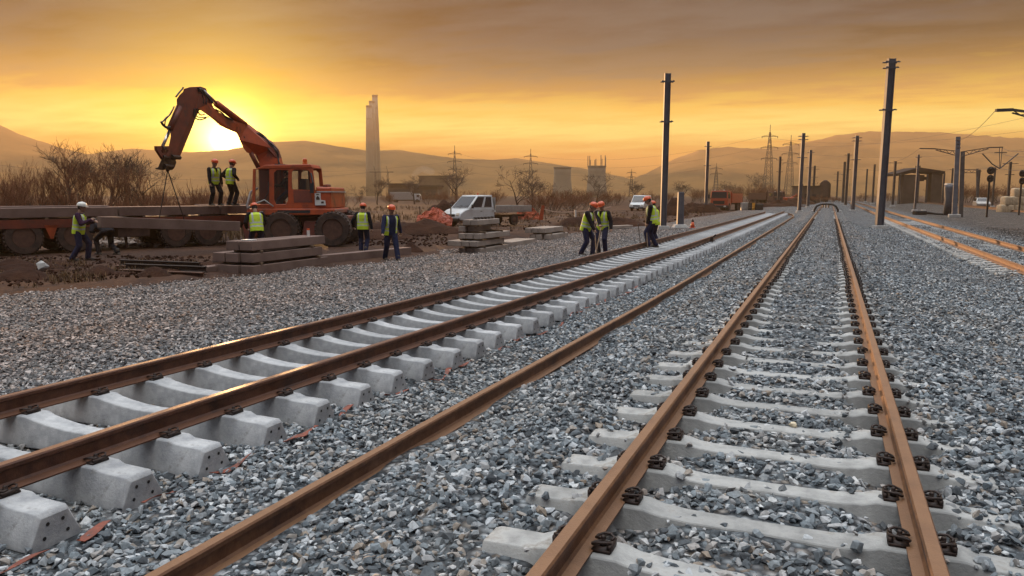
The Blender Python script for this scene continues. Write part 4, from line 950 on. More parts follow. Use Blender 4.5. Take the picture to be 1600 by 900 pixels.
MB().tube([E(499, 272, -1.25), E(503, 286, -1.35), E(501, 297, -1.25)], .035, 6).build('mirror_arm', M_['black'], cab)
eprism([(499, 287), (505, 287), (504.5, 302), (499, 302)], -1.42, -1.36).build('mirror', M_['black'], cab)
eprism([(476, 280), (486, 280), (487, 308), (474, 308)], -.75, -.25).build('seat', M_['black'], cab, bevel=.04)
eprism([(440, 257.2), (456, 257.8), (456, 259), (440, 258.6)], -.9, -.2).build('roof_plate', M_['black'], cab)
c_ = E(482, 258, -.5); MB().lathe([(.10, 0), (.10, .05), (.085, .06), (.085, .2), (.05, .24)], c_, 14).build('beacon', mat('beacon_orange', (.5, .10, .015), .3), cab, auto=40)
MB().tube([E(430, 312, -1.3), E(436, 300, -1.32), E(436, 285, -1.3)], .02, 6).build('grab_rail', M_['black'], cab)
# operator: built with the people
# arm: the outlines stand in a plane that swings towards the camera
def AP(px, py, side=0.0):
    d_ = ED - .2 - 4.9*max(0.0, (412-px)/148.0)
    return W(px, py, d_) + (ef*math.cos(.95)+er*-.0)*side
zx = lambda x, y: (230+x/5.0, 120+y/5.0)
def arm(name, pts, th, m, parent=ex, bev=.02):
    P = [AP(*zx(*p), 0) for p in pts]; dirv = ef.copy()
    return MB().prism([p-dirv*th/2 for p in P], dirv*th).build(name, m, parent, bevel=bev)
bl = arm('lower_boom', [(890, 725), (1050, 705), (1035, 640), (1000, 560), (955, 500), (900, 470), (850, 425), (800, 385), (770, 362), (722, 365), (725, 440), (745, 500), (775, 565), (800, 598), (850, 603), (882, 620), (893, 660)], .62, M_['orange'])
bu = arm('upper_boom', [(395, 250), (420, 165), (470, 170), (500, 235), (545, 272), (600, 300), (690, 345), (770, 365), (800, 420), (790, 500), (745, 500), (712, 440), (640, 412), (585, 385), (530, 335), (470, 290), (430, 262)], .46, M_['orange'])
st_ = arm('dipper_arm', [(305, 98), (350, 84), (440, 80), (450, 108), (446, 160), (428, 205), (388, 262), (360, 320), (340, 375), (318, 430), (300, 472), (276, 530), (255, 580), (236, 622), (212, 642), (172, 622), (166, 590), (190, 540), (204, 470), (200, 405), (176, 392), (196, 345), (225, 280), (252, 232), (250, 180), (272, 145), (300, 120)], .42, M_['orange_dk'])
for nm, pts, w_ in (('gusset', [(420, 160), (455, 120), (500, 185), (470, 235), (400, 262)], .5), ('gusset', [(855, 440), (905, 470), (960, 505), (1010, 565), (1035, 640), (985, 620), (930, 560), (880, 500)], .66)):
    arm(nm, pts, w_, M_['orange_dk'], bl if w_ > .6 else bu)
def cyl(name, a, b_, r, m, parent): MB().tube([AP(*zx(*a)), AP(*zx(*b_))], r, 12).build(name, m, parent, True)
M_['chrome'] = mat('piston_rod', (.45, .42, .38), .25, metal=.9)
cyl('piston_rod', (440, 108), (560, 222), .045, M_['chrome'], bu); cyl('hydraulic_cylinder', (540, 208), (765, 378), .12, M_['orange'], bu)
cyl('piston_rod', (182, 405), (116, 552), .05, M_['chrome'], st_); cyl('hydraulic_cylinder', (250, 235), (175, 410), .10, M_['orange_dk'], st_)
for s in (-.36, .36):
    P = [AP(*zx(835, 600))+ef*s, AP(*zx(895, 715))+ef*s]; MB().tube(P, .085, 12).build('hydraulic_cylinder', M_['orange_dk'], bl, True)
eprism([(408, 262), (438, 262), (437, 300), (432, 325), (410, 325)], -.35, .45).build('boom_foot', M_['orange_dk'], ex, bevel=.03)
lk = MB()
for sd_ in (-.16, .16):
    for p_, q_, w_ in (((84, 560), (208, 560), .10), (((92, 562)), (138, 634), .10), ((196, 562), (158, 630), .09), ((112, 604), (180, 612), .06)):
        lk.bar(AP(*zx(*p_))+ef*sd_, AP(*zx(*q_))+ef*sd_, .09, w_*1.3)
link = lk.build('tilt_link', M_['orange_dk'], st_)
gr = arm('grab', [(130, 628), (200, 632), (208, 650), (150, 662), (126, 652)], .44, M_['clip'], ex)
arm('grab_jaw', [(128, 650), (152, 656), (150, 676), (134, 696), (126, 722), (112, 730), (80, 722), (82, 711), (104, 708), (112, 688)], .36, M_['clip'], gr)
arm('grab_jaw', [(172, 652), (206, 648), (211, 668), (198, 706), (178, 730), (152, 728), (154, 714), (174, 704), (180, 680)], .36, M_['clip'], gr)
for p_ in ((146, 560), (222, 628), (150, 630), (165, 700), (425, 110), (770, 480)):
    c_ = AP(*zx(*p_)); MB().tube([c_-ef*.3, c_+ef*.3], .07, 12).build('pivot_pin', M_['clip'], gr if p_[1] > 600 and p_[0] < 230 else bu)
def hose(pts, parent, r=.022, s=-.28):
    P = [AP(*zx(*p))+ef*(s+.05*math.sin(i*2.0)) for i, p in enumerate(pts)]; Q = []
    for i in range(len(P)-1):
        p0, p1, p2, p3 = P[max(i-1, 0)], P[i], P[i+1], P[min(i+2, len(P)-1)]
        for k in range(4):
            t_ = k/4; Q.append(.5*((2*p1)+(p2-p0)*t_+(2*p0-5*p1+4*p2-p3)*t_*t_+(3*p1-p0-3*p2+p3)*t_**3))
    Q.append(P[-1]); MB().tube(Q, r, 6).build('hydraulic_hose', M_['black'], parent, True)
hose([(395, 255), (388, 290), (405, 328), (440, 342), (480, 328)], bu); hose([(412, 255), (425, 290), (450, 306), (475, 300)], bu); hose([(402, 258), (398, 285), (420, 318), (452, 325), (500, 318)], bu, .018)
hose([(450, 130), (478, 165), (490, 200), (486, 225)], bu); hose([(455, 150), (462, 185), (470, 215)], bu); hose([(445, 100), (500, 175), (545, 215)], bu, .03)
hose([(865, 445), (905, 455), (955, 495), (1000, 545), (1030, 600), (1045, 660), (1062, 700)], bl, .028); hose([(870, 450), (915, 470), (965, 520), (1012, 580), (1020, 640), (1050, 690)], bl, .022); hose([(900, 458), (930, 478), (985, 520), (1040, 580), (1030, 640)], bl, .02)
hose([(880, 430), (940, 475), (1010, 560), (1044, 610), (1036, 680)], bl, .02); hose([(240, 240), (205, 300), (185, 325), (160, 350), (140, 360)], st_, .022); hose([(225, 270), (195, 310), (178, 345), (170, 390)], st_, .02)
hose([(140, 358), (150, 380), (185, 402), (210, 400)], st_, .04); hose([(196, 430), (188, 455), (196, 475)], st_, .03); hose([(310, 90), (300, 100), (285, 130), (255, 165)], st_, .03)
hose([(560, 262), (600, 285), (640, 318), (690, 345)], bu, .025)
MB().tube([E(443, 322, -1.26), E(430, 312, -1.3), E(416, 318, -1.3), E(404, 325, -1.26)], .03, 6).build('hydraulic_hose', M_['footing'], ex, True)
MB().tube([E(400, 338, -.6), E(396, 320, -.7), E(400, 300, -.6), E(410, 294, -.5)], .05, 6).build('hydraulic_hose', M_['footing'], ex, True)
# ---------------------------------------------------------------- people
M_['skin'] = mat('skin', (0.30, 0.17, 0.115), 0.6)
M_['navy'] = mat('navy_workwear', (0.014, 0.017, 0.042), 0.9, (0.022, 0.026, 0.058), 14, 0, 0.012, 18, spec=.1)
M_['jacket'] = mat('dark_jacket', (0.009, 0.009, 0.012), 0.9, (0.017, 0.016, 0.02), 14, 0, 0.012, 18, spec=.1)
M_['plum'] = mat('plum_jacket', (0.030, 0.012, 0.032), 0.9, (0.042, 0.018, 0.04), 14, 0, 0.012, 18, spec=.1)
M_['boot'] = mat('muddy_boots', (0.03, 0.022, 0.017), 0.8, (0.07, 0.05, 0.035), 12)
M_['hat_o'] = mat('orange_helmet', (0.55, 0.075, 0.015), 0.35)
M_['hat_w'] = mat('white_helmet', (0.62, 0.60, 0.55), 0.4)
M_['glove'] = mat('work_glove', (0.09, 0.065, 0.05), 0.9)
M_['hair'] = mat('dark_hair', (0.02, 0.014, 0.01), 0.8)
vm = bpy.data.materials.new('hi_vis_yellow'); vm.use_nodes = True; t = NT(vm.node_tree); p = t.n['Principled BSDF']
co = t.new('ShaderNodeTexCoord').outputs['Object']; at_ = t.new('ShaderNodeAttribute', attribute_name='band')
f_ = t.noise(co, 9, 4)
c = t.mix(f_, (0.38, 0.50, 0.012, 1), (0.56, 0.70, 0.03, 1)); c = t.mix(t.math('MULTIPLY', t.math('SUBTRACT', t.noise(co, 5, 6, .7), .55), 4, clamp=True), c, (0.22, 0.26, 0.03, 1)); c = t.mix(at_.outputs['Fac'], c, (0.42, 0.43, 0.42, 1))
t.put(p.inputs['Base Color'], c); p.inputs['Roughness'].default_value = .7
b = t.new('ShaderNodeBump'); b.inputs['Distance'].default_value = .012; t.l.new(t.noise(co, 16, 3), b.inputs['Height']); t.l.new(b.outputs[0], p.inputs['Normal']); M_['vest'] = vm
def ik(a, c, l1, l2, pole):
    a, c = Vector(a), Vector(c); v = c-a; d = min(v.length, (l1+l2)*.999); v.normalize(); c = a+v*d
    x = (l1*l1-l2*l2+d*d)/(2*d); h = math.sqrt(max(l1*l1-x*x, 0)); pole = Vector(pole); pp = (pole-v*pole.dot(v))
    if pp.length < 1e-5: pp = v.orthogonal()
    return a+v*x+pp.normalized()*h, c
def hand(mb, wr, dr, palm, side, curl=.8):
    # palm and five curled fingers; dr: where the fingers point, palm: the palm's facing
    dr = Vector(dr).normalized(); pn = Vector(palm); pn = (pn-dr*pn.dot(dr)).normalized(); sd = dr.cross(pn)*side
    mb.capsule(wr, wr+dr*.075, .030, .036); k = wr+dr*.085
    for i, (o, L) in enumerate(((.030, .072), (.010, .080), (-.011, .075), (-.031, .058))):
        b0 = k+sd*o; q = [b0]; a = .25; v = dr
        for s_, l_ in enumerate((.45, .32, .23)):
            a += curl*(.55+.2*s_); v = dr*math.cos(a)+pn*math.sin(a); q.append(q[-1]+v*L*l_)
        mb.tube(q, [.0105, .0100, .0095, .008], 7)
    b0 = wr+dr*.03+sd*.03; q = [b0, b0+(dr*.5+sd*.8+pn*.3).normalized()*.035]; q.append(q[-1]+(dr*.7+pn*.8+sd*.2).normalized()*.03); q.append(q[-1]+(dr*.4+pn*.9-sd*.2).normalized()*.022)
    mb.tube(q, [.014, .0125, .0115, .009], 7)
def person(loc, rz, label, H=1.75, lean=5, feet=((0.08, .13), (-.08, -.13)), hands=None, head=(10, 0), mats=('jacket', 'navy', 'hat_o'), vest=True, open_vest=False, drop=0.0, hipx=0.0, group=None, footdir=(0, 0), sit=False, twist=0):
    s = H/1.75
    t_ = thing('person', label, 'person', loc, rz, group); t_.scale = (s*1.14, s*1.14, s)
    L = rad(lean); pel = Vector((hipx, 0, .93-drop)); sp = Vector((math.sin(L), 0, math.cos(L)))
    fwd = Vector((math.cos(L), 0, -math.sin(L)))
    tw = Matrix.Rotation(rad(twist), 3, sp)
    lat = tw @ Vector((0, 1, 0)); fw = tw @ fwd
    P = lambda u, l, f: pel+sp*u+lat*l+fw*f
    chest, neck = P(.34, 0, .0), P(.50, 0, .0)
    sh = {1: P(.455, .175, -.005), -1: P(.455, -.175, -.005)}
    hp = {1: pel+Vector((0, .09, -.03)), -1: pel+Vector((0, -.09, -.03))}
    hd = Matrix.Rotation(rad(head[1]), 3, 'Z') @ Matrix.Rotation(rad(lean*.6+head[0]), 3, 'Y')
    hc = neck+sp*.08+hd @ Vector((.02, 0, .10))
    an, kn = {}, {}
    for sd_, (fx, fy) in zip((1, -1), feet):
        fz = .09
        kn[sd_], an[sd_] = ik(hp[sd_], (fx, fy, fz), .44, .42, (1, sd_*.15, .1))
    hands = hands or ((.12, .30, .86), (.12, -.30, .86)); el, wr = {}, {}
    for sd_, hh in zip((1, -1), hands): el[sd_], wr[sd_] = ik(sh[sd_], hh, .29, .26, (-.6, sd_*.6, -.5))
    # the body: one continuous surface
    mb = MB()
    def tors(mb, rows, n=14):
        b0 = len(mb.v)
        for u, rl, rf, off in rows:
            for k in range(n):
                a = 2*math.pi*k/n; ca, sa = math.cos(a), math.sin(a)
                mb.v.append(tuple(P(u, rl*ca, rf*sa+off)))
        for i in range(len(rows)-1):
            for k in range(n): mb.f.append((b0+i*n+k, b0+i*n+(k+1) % n, b0+(i+1)*n+(k+1) % n, b0+(i+1)*n+k)); mb.m.append(0)
        mb.f.append(tuple(b0+k for k in range(n-1, -1, -1))); e = b0+(len(rows)-1)*n; mb.f.append(tuple(e+k for k in range(n))); mb.m += [0, 0]
    tors(mb, [(-.06, .10, .08, 0), (0, .150, .105, 0), (.12, .135, .095, 0), (.30, .155, .11, .005), (.42, .15, .10, 0), (.48, .09, .07, 0)])
    mb.capsule(P(.44, 0, -.01), neck+sp*.10, .06, .055)
    mb.ball(hc+hd @ Vector((0, 0, .02)), (.093, .076, .108), 14, 10, hd)
    mb.ball(hc+hd @ Vector((.035, 0, -.055)), (.060, .056, .062), 12, 8, hd)                     # jaw
    mb.capsule(hc+hd @ Vector((.088, 0, .022)), hc+hd @ Vector((.110, 0, -.020)), .011, .017, 8)    # nose
    mb.capsule(hc+hd @ Vector((.082, -.03, .036)), hc+hd @ Vector((.082, .03, .036)), .013, .013, 8)  # brow
    mb.capsule(hc+hd @ Vector((.088, -.018, -.055)), hc+hd @ Vector((.088, .018, -.055)), .011, .011, 8)  # lips
    for q in (-1, 1): mb.ball(hc+hd @ Vector((-.008, q*.078, .0)), (.022, .012, .032), 8, 6, hd)   # ears
    for q in (1, -1):
        mb.capsule(sh[q], el[q], .046, .038); mb.capsule(el[q], wr[q], .036, .026)
        dr = (wr[q]-el[q]).normalized(); hand(mb, wr[q], dr, (.3, -q*.9, -.2) if abs(dr.z) > .6 else (0, -q*.4, -.9), q)
        mb.capsule(hp[q], kn[q], .075, .052); mb.capsule(kn[q], an[q], .05, .036)
        mb.capsule(an[q]+Vector((-.03, 0, -.05)), an[q]+Vector((.13, 0, -.06)), .034, .028)
    bm_ = remeshed(mb, .0085, 1, .4); body = obj('body', bm_, M_['skin'], t_)
    for q in (-1, 1): MB().ball(hc+hd @ Vector((.084, q*.030, .014)), .010, 8, 6).build('eye', M_['hair'], t_, True)
    m2 = MB(); m2.ball(hc+hd @ Vector((-.012, 0, .018)), (.091, .081, .100), 14, 10, hd); m2.v = [v for v in m2.v]; m2.build('hair', M_['hair'], t_, True)
    # clothing
    m2 = MB()
    tors(m2, [(-.13, .155, .12, 0), (-.05, .165, .125, 0), (.05, .162, .12, 0), (.12, .152, .115, 0)])
    for q in (1, -1):
        m2.capsule(hp[q]+Vector((0, 0, .02)), kn[q], .100, .078); m2.capsule(kn[q], an[q]+Vector((0, 0, .0)), .076, .072)
    obj('trousers', remeshed(m2, .016, 2), M_[mats[1]], t_)
    m2 = MB()
    tors(m2, [(-.10, .172, .132, 0), (0, .175, .135, 0), (.12, .168, .128, 0), (.30, .185, .142, .005), (.41, .178, .128, 0), (.475, .13, .095, 0), (.52, .075, .075, -.005)])
    for q in (1, -1):
        m2.capsule(sh[q], el[q], .078, .062); m2.capsule(el[q], wr[q]-(wr[q]-el[q])*.02, .062, .050)
    obj('jacket', remeshed(m2, .015, 2), M_[mats[0]], t_)
    if vest:
        m2 = MB()
        tors(m2, [(-.13, .186, .150, 0), (0, .190, .155, 0), (.12, .186, .150, 0), (.30, .200, .160, .005), (.41, .188, .150, 0), (.475, .140, .115, 0), (.505, .09, .09, 0)], 20)
        for q in (1, -1): m2.capsule(P(.40, q*.14, 0), P(.46, q*.165, 0), .086, .072)
        vme = remeshed(m2, .016, 2); bm = bmesh.new(); bm.from_mesh(vme)
        inv = Matrix((sp, lat, fw)); dl = []
        for f in bm.faces:
            r_ = inv @ (f.calc_center_median()-pel)
            if r_.x < -.115 or r_.x > .49 or (open_vest and r_.z > .02 and abs(r_.y) < .10) or (abs(r_.y) > .205 and r_.x > .22): dl.append(f)
            elif r_.z > .03 and abs(r_.y) < .05*max(0, (r_.x-.28)/.2): dl.append(f)
        bmesh.ops.delete(bm, geom=dl, context='FACES'); lay = bm.verts.layers.float.new('band')
        for v in bm.verts:
            r_ = inv @ (v.co-pel); v[lay] = 1.0 if (.015 < r_.x < .062 or .125 < r_.x < .17) else (1.0 if (abs(abs(r_.y)-.11) < .022 and r_.x > .17) else 0.0)
        bm.to_mesh(vme); bm.free(); obj('vest', vme, M_['vest'], t_)
    for q, fd in zip((1, -1), footdir):
        R_ = Matrix.Rotation(rad(fd), 3, 'Z'); m2 = MB(); b0 = an[q]-Vector((0, 0, .09))
        m2.capsule(b0+Vector((0, 0, .16)), b0+Vector((-.01, 0, .06)), .056, .052); m2.capsule(b0+R_ @ Vector((-.04, 0, .045)), b0+R_ @ Vector((.14, 0, .04)), .045, .042)
        m2.box(b0+R_ @ Vector((.05, 0, .014)), (.29, .095, .028), R_)
        obj('boot', remeshed(m2, .013, 1), M_['boot'], t_)
    if mats[2]:
        m2 = MB(); A = Matrix.Translation(hc+hd @ Vector((-.004, 0, .042))) @ hd.to_4x4()
        m2.lathe([(.112, 0), (.112, .012), (.110, .045), (.100, .080), (.075, .110), (.040, .127), (.01, .131)], n=20); m2.v = [tuple(A @ Vector((x*1.12, y*.96, z))) for x, y, z in m2.v]
        hm_ = m2.build('helmet', M_[mats[2]], t_, True)
        m3 = MB(); m3.prism([A @ Vector((.10*math.cos(a)+.062*max(0, math.cos(a)), .108*math.sin(a), .002+.0*a)) for a in np.linspace(-1.45, 1.45, 12)], hd @ Vector((0, 0, .012))); m3.build('brim', M_[mats[2]], hm_)
        m3 = MB(); m3.tube([A @ Vector((x, 0, z)) for x, z in ((-.11, .06), (-.07, .105), (0, .133), (.07, .108), (.115, .06))], .010, 6); m3.build('ridge', M_[mats[2]], hm_)
    return t_
def at_ground(px, d, z): b_ = FL(px, d, z); b_.z = z; return b_
RZ = PS                                # local +X of a figure with rz = RZ looks along the picture to the right
# on the flatbed
zt = 1.53
for px, dd_, rz, lab, kw in ((336, 29.0, RZ-rad(35), 'silhouetted man on the slabs with both arms hanging', dict(hands=((.05, .27, .80), (.16, -.25, .80)), feet=((.05, .16), (-.02, -.14)))),
                        (362, 29.3, RZ+rad(55), 'silhouetted man on the slabs with hands on hips', dict(hands=((.10, .26, 1.02), (.10, -.26, 1.02)), feet=((0, .16), (0, -.16))))):
    person(at_ground(px, dd_, zt), rz, lab, 1.74, mats=('jacket', 'jacket', 'hat_o'), **kw)
# steadying the lifted slab
bp = FL(126, 22.6, .0); bp.z = gz(bp.x, bp.y)
def wl(loc, rz, p):
    v = Matrix.Rotation(-rz, 3, 'Z') @ (Vector(p)-Vector(loc)); return (v.x/1.13, v.y/1.13, v.z)

rzw = RZ+rad(12); hn = wl(bp, rzw, Sa+Vector((.06, -.12, .06))); 
person(bp, rzw, 'man in a white helmet and plum jacket pushing the airborne slab', 1.72, lean=8, mats=('plum', 'navy', 'hat_w'), hands=((hn[0]-.05, .13, hn[2]-.02), (hn[0]-.07, -.10, hn[2]+.04)), feet=((.14, .14), (-.16, -.12)), head=(4, 0))
bp = FL(170, 24.9, .0); bp.z = gz(bp.x, bp.y)
person(bp, RZ+rad(150), 'man in dark clothes bending behind the airborne slab', 1.7, lean=62, drop=.14, mats=('jacket', 'jacket', None), vest=False, hands=((.45, .15, .75), (.45, -.15, .75)), feet=((.25, .14), (-.22, -.14)))
bp = FL(403, 24.2, 0); bp.z = gz(bp.x, bp.y)+.02
person(bp, RZ+rad(120), 'man in a yellow vest bending over behind the larger sleeper stack', 1.72, lean=14, hands=((.28, .22, .9), (.30, -.2, .9)), head=(20, 0), drop=.03)
# two men walking before the excavator
bp = FL(568, 26.2, -.05); bp.z = gz(bp.x, bp.y)
person(bp, RZ+rad(85), 'man seen from behind in a yellow vest near the excavator wheel', 1.66, lean=3, mats=('jacket', 'navy', 'hat_o'), hands=((.12, .34, .92), (-.02, -.30, .80)), feet=((.08, .10), (-.08, -.10)))
bp = FL(611, 23.7, -.05); bp.z = max(gz(bp.x, bp.y), bz(bp.x, bp.y))
person(bp, RZ-rad(58), 'man walking in an open yellow vest over dark overalls', 1.72, lean=5, mats=('navy', 'navy', 'hat_o'), open_vest=True, hands=((-.12, .36, .86), (.24, -.33, .86)), feet=((.30, .08), (-.24, -.08)))
M_['rod'] = mat('tool_handle', (.14, .09, .06), .6, (.22, .15, .1), 8)
M_['pipe'] = mat('steel_bar', (.10, .09, .085), .5, metal=.4)
def rod(name, a, b_, r, lab, cat, m='rod'):
    o = MB().tube([a, b_], r, 8).build(name, M_[m], origin=Vector(a)); o.location = Vector(a); tag(o, lab, cat); return o
# levelling gang at the bare track
bp = FL(915, 24.6, 0); bp.z = bz(bp.x, bp.y); rz_ = RZ-rad(25); q0, q1 = W(928, 340, 24.3), FL(932, 24.0, .02)
hA = wl(bp, rz_, q0.lerp(q1, .12)); hB = wl(bp, rz_, q0.lerp(q1, .34))
person(bp, rz_, 'worker stooping over a lever bar beside the bare track', 1.74, lean=13, head=(24, 0), hands=((hA[0], hA[1]+.03, hA[2]), (hB[0], hB[1]-.02, hB[2])), feet=((.16, .13), (-.10, -.12)))
rod('lever_bar', q0+Vector((0, 0, .15)), q1, .016, 'thin lever bar held upright by the stooping worker at the rail', 'lever')
bp = FL(941, 25.6, 0); bp.z = bz(bp.x, bp.y); rz_ = RZ-rad(120); q0, q1 = W(939, 356, 25.0), FL(931, 24.6, .02)
hA = wl(bp, rz_, q0.lerp(q1, .02)); hB = (.10, .31, .86)
person(bp, rz_, 'worker with one arm hanging and a shovel shaft in the other hand', 1.74, lean=6, head=(20, 0), open_vest=False, hands=(hB, (hA[0], hA[1], hA[2])), feet=((.08, .14), (-.05, -.14)))
rod('shovel_shaft', q0, q1, .018, 'pale shovel shaft leaning between the two workers beside the bare track', 'shovel')
bp = FL(1019, 25.3, .2); bp.z = .205; rz_ = RZ+rad(165); q0, q1 = W(1008.5, 333, 25.2), FL(1012, 25.0, .21)
hA = wl(bp, rz_, q0.lerp(q1, .42)); hB = wl(bp, rz_, q0.lerp(q1, .30))
person(bp, rz_, 'worker standing on the bare sleepers looking down', 1.70, lean=8, head=(26, 0), hands=((hA[0], hA[1]+.03, hA[2]), (hB[0], hB[1]-.03, hB[2])), feet=((.10, .12), (-.10, -.12)))
rod('lever_bar', q0, q1, .016, 'brown lever bar held upright by the worker standing on the sleepers', 'lever')
rod('crowbar', W(997, 350, 25.6), FL(1002, 26.2, .0), .014, 'black crowbar standing unheld in the gravel beside the outer rail', 'crowbar', 'pipe')
bp = FL(1023.5, 29.5, 0); bp.z = bz(bp.x, bp.y)
person(bp, RZ+rad(150), 'worker mostly hidden behind the one standing on the sleepers', 1.72, lean=6, head=(15, 0))
# excavator driver
bp = E(458, 325, -.5); bp.z -= .18
person(bp, RZ+rad(175), 'excavator driver sitting in the cab', 1.72, lean=4, drop=.10, vest=False, mats=('jacket', 'navy', None), feet=((.42, .12), (.42, -.12)), hands=((.42, .2, 1.05), (.42, -.2, 1.05)))

# ---------------------------------------------------------------- sleeper stacks and beams
TD = Vector((0, 1, 0))                      # beams lie along the track
def beam(px, py, d, L, w_, h, lab, rz=0.0, m='slab', name='concrete_beam', cat='beam', group=None, z=None, bev=.012):
    # py/px: lower near corner of the end face on the side of the long face
    c = W(px, py, d); z0 = c.z if z is None else z
    a = Vector((c.x, c.y, z0)); D = Vector((-math.sin(rz), math.cos(rz), 0)); S = Vector((-D.y, D.x, 0))
    mid = a+D*L/2+S*w_/2+Vector((0, 0, h/2))
    M = Matrix(((S.x, D.x, 0), (S.y, D.y, 0), (0, 0, 1)))
    o = MB().box((0, 0, 0), (w_, L, h), M, taper=(.94, 1)).build(name, M_[m] if isinstance(m, str) else m, bevel=bev)
    o.location = mid; tag(o, lab, cat, group); return o
def spacer(px, py, d, L, lab):
    c = W(px, py, d); o = MB().box((0, 0, 0), (L, .08, .07)).build('timber_spacer', M_['wood'], bevel=.006); o.location = c; tag(o, lab, 'spacer', 'timber spacers between stacked beams'); return o
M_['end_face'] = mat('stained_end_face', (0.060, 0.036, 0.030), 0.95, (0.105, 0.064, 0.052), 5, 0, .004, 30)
SP = 'small timber spacer between two layers of stacked concrete beams'
d0 = 19.3; gy = lambda z, d: CY - FPX*0 + 0
def row(px, d, z, n, L, w_, h, labs, gap=.04, m='slab', rz=0.0, name='concrete_beam', cat='beam', jit=.06):
    c = FL(px, d, z)
    for k in range(n):
        D = Vector((-math.sin(rz), math.cos(rz), 0)); S = Vector((-D.y, D.x, 0)); j = random.uniform(-jit, jit)
        a = c+S*k*(w_+gap)+D*(j); a.z = z; mid = a+D*L/2+S*w_/2+Vector((0, 0, h/2)); r2 = random.uniform(-.012, .012)
        mb = MB(); Mx = Matrix(((S.x, D.x, 0), (S.y, D.y, 0), (0, 0, 1)))
        mb.box((0, 0, 0), (w_, L, h), Mx @ Matrix.Rotation(r2, 3, 'Z'), taper=(.95, 1))
        o = mb.build(name, [M_[m], M_['end_face']], bevel=.012); o.location = mid; tag(o, labs[k], cat)
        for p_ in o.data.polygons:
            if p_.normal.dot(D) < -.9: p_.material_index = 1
def spacers(px, d, z, wid, L):
    c = FL(px, d, z)
    for yy in (.35, L-.45):
        o = MB().box((0, 0, 0), (wid, .09, .07)).build('timber_spacer', M_['wood'], bevel=.006); o.location = Vector((c.x-wid/2+.02, c.y+yy, z+.035)); tag(o, SP, 'spacer', 'timber spacers between stacked beams')
zb = -.08
h1 = .235
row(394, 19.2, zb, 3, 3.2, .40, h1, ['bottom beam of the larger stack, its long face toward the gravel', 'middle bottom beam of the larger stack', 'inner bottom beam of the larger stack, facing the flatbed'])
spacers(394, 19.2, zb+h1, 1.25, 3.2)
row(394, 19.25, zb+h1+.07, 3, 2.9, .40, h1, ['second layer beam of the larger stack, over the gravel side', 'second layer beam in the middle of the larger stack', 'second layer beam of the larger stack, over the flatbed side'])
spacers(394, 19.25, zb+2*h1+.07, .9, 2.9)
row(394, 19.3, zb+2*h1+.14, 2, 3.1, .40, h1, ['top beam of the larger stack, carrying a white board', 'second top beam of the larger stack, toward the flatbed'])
zt_ = zb+3*h1+.14
c = FL(389, 19.6, zt_+.02); o = MB().box((0, 0, 0), (.32, .22, .03)).build('white_board', M_['poster'], bevel=.004); o.location = c; tag(o, 'small white board lying on top of the larger beam stack', 'board')
c = FL(482, 21.6, zt_); t_ = thing('marker_stake', 'short white stake with a red tip standing on the larger stack', 'stake', c)
MB().box((0, 0, .09), (.06, .06, .18)).build('shaft', M_['poster'], t_); MB().box((0, 0, .205), (.062, .062, .05)).build('tip', M_['hat_o'], t_)
row(327, 19.4, zb, 1, 2.2, .34, .2, ['broken beam lying between the larger stack and the rusty bars'], rz=.05)
row(332, 20.2, zb+.22, 1, 1.1, .3, .16, ['short pale offcut lying behind the end of the larger stack'], rz=-.9)
beam(499, 411, 22.0, 4.2, .34, .26, 'long single beam lying on the gravel edge behind the walking man', rz=-.16, z=-.07)
for k, (px, d, z, L, rz) in enumerate(((318, 18.6, -.10, 2.6, .62), (322, 18.9, .02, 2.5, .60), (310, 19.4, -.08, 2.7, .66), (312, 19.6, .06, 2.6, .62))):
    c = FL(px, d, z); D = Vector((-math.sin(rz+.75), -.0-math.cos(rz+.75)*.35, 0)).normalized()
    o = rail('scrap_rail', [c, c+D*L*.5, c+D*L], M_['clip'] if k % 2 else M_['rust'], ['lowest dark scrap rail of the pile beside the beam stack', 'scrap rail resting on the lowest one', 'rear scrap rail of the pile, against the earth bank', 'topmost scrap rail of the rusty pile'][k])
# medium stack of used sleepers before the white pickup
_c = FL(751, 27, 0); _z = bz(_c.x, _c.y)-.015; lay = [(0, 3, _z), (1, 4, _z+.25), (2, 3, _z+.50), (3, 2, _z+.74), (4, 2, _z+.97)]
names = ['ground layer', 'second layer', 'third layer', 'fourth layer', 'top layer']
ords = ['side facing the bare track', 'next in from the bare track', 'third in from the bare track', 'side of the dirt yard']
for k, n, z in lay:
    L = [2.5, 2.5, 2.55, 1.6, 1.9][k]
    row([751, 746, 751, 741, 746][k], [26.1, 26.0, 26.15, 26.5, 26.2][k], z, n, L, .27, .185, ['used sleeper in the pickup side stack, %s, %s' % (names[k], ords[i]) for i in range(n)], .03, 'slab_pale', rz=[0, .02, -.02, .05, 0][k], name='used_sleeper', cat='sleeper')
    if k < 4: spacers([751, 746, 751, 741][k], 26.1, z+.183, .85, 2.3)
for k in range(6):
    c = FL(741+k*5.2, 26.6+k*.25, _z+1.157); o = obj('rail_clip', CLIP, None); o.location = c; tag(o, 'rusty rail clip left on the top sleeper of the stack before the white pickup', 'clip', 'rail clips left on the stack')
row(800, 29.3, -.07, 3, 2.6, .28, .2, ['pale sleeper on the gravel past the pickup stack, facing the track', 'pale sleeper on the gravel past the pickup stack, in the middle', 'pale sleeper on the gravel past the pickup stack, yard side'], .03, 'slab_pale', name='used_sleeper', cat='sleeper')
row(858, 34, -.06, 3, 2.7, .30, .22, ['lower sleeper of the flat two layer pile, facing the track', 'lower sleeper of the flat two layer pile, middle', 'lower sleeper of the flat two layer pile, yard side'], .03, 'slab_pale', name='used_sleeper', cat='sleeper')
spacers(858, 34, .16, .9, 2.6)
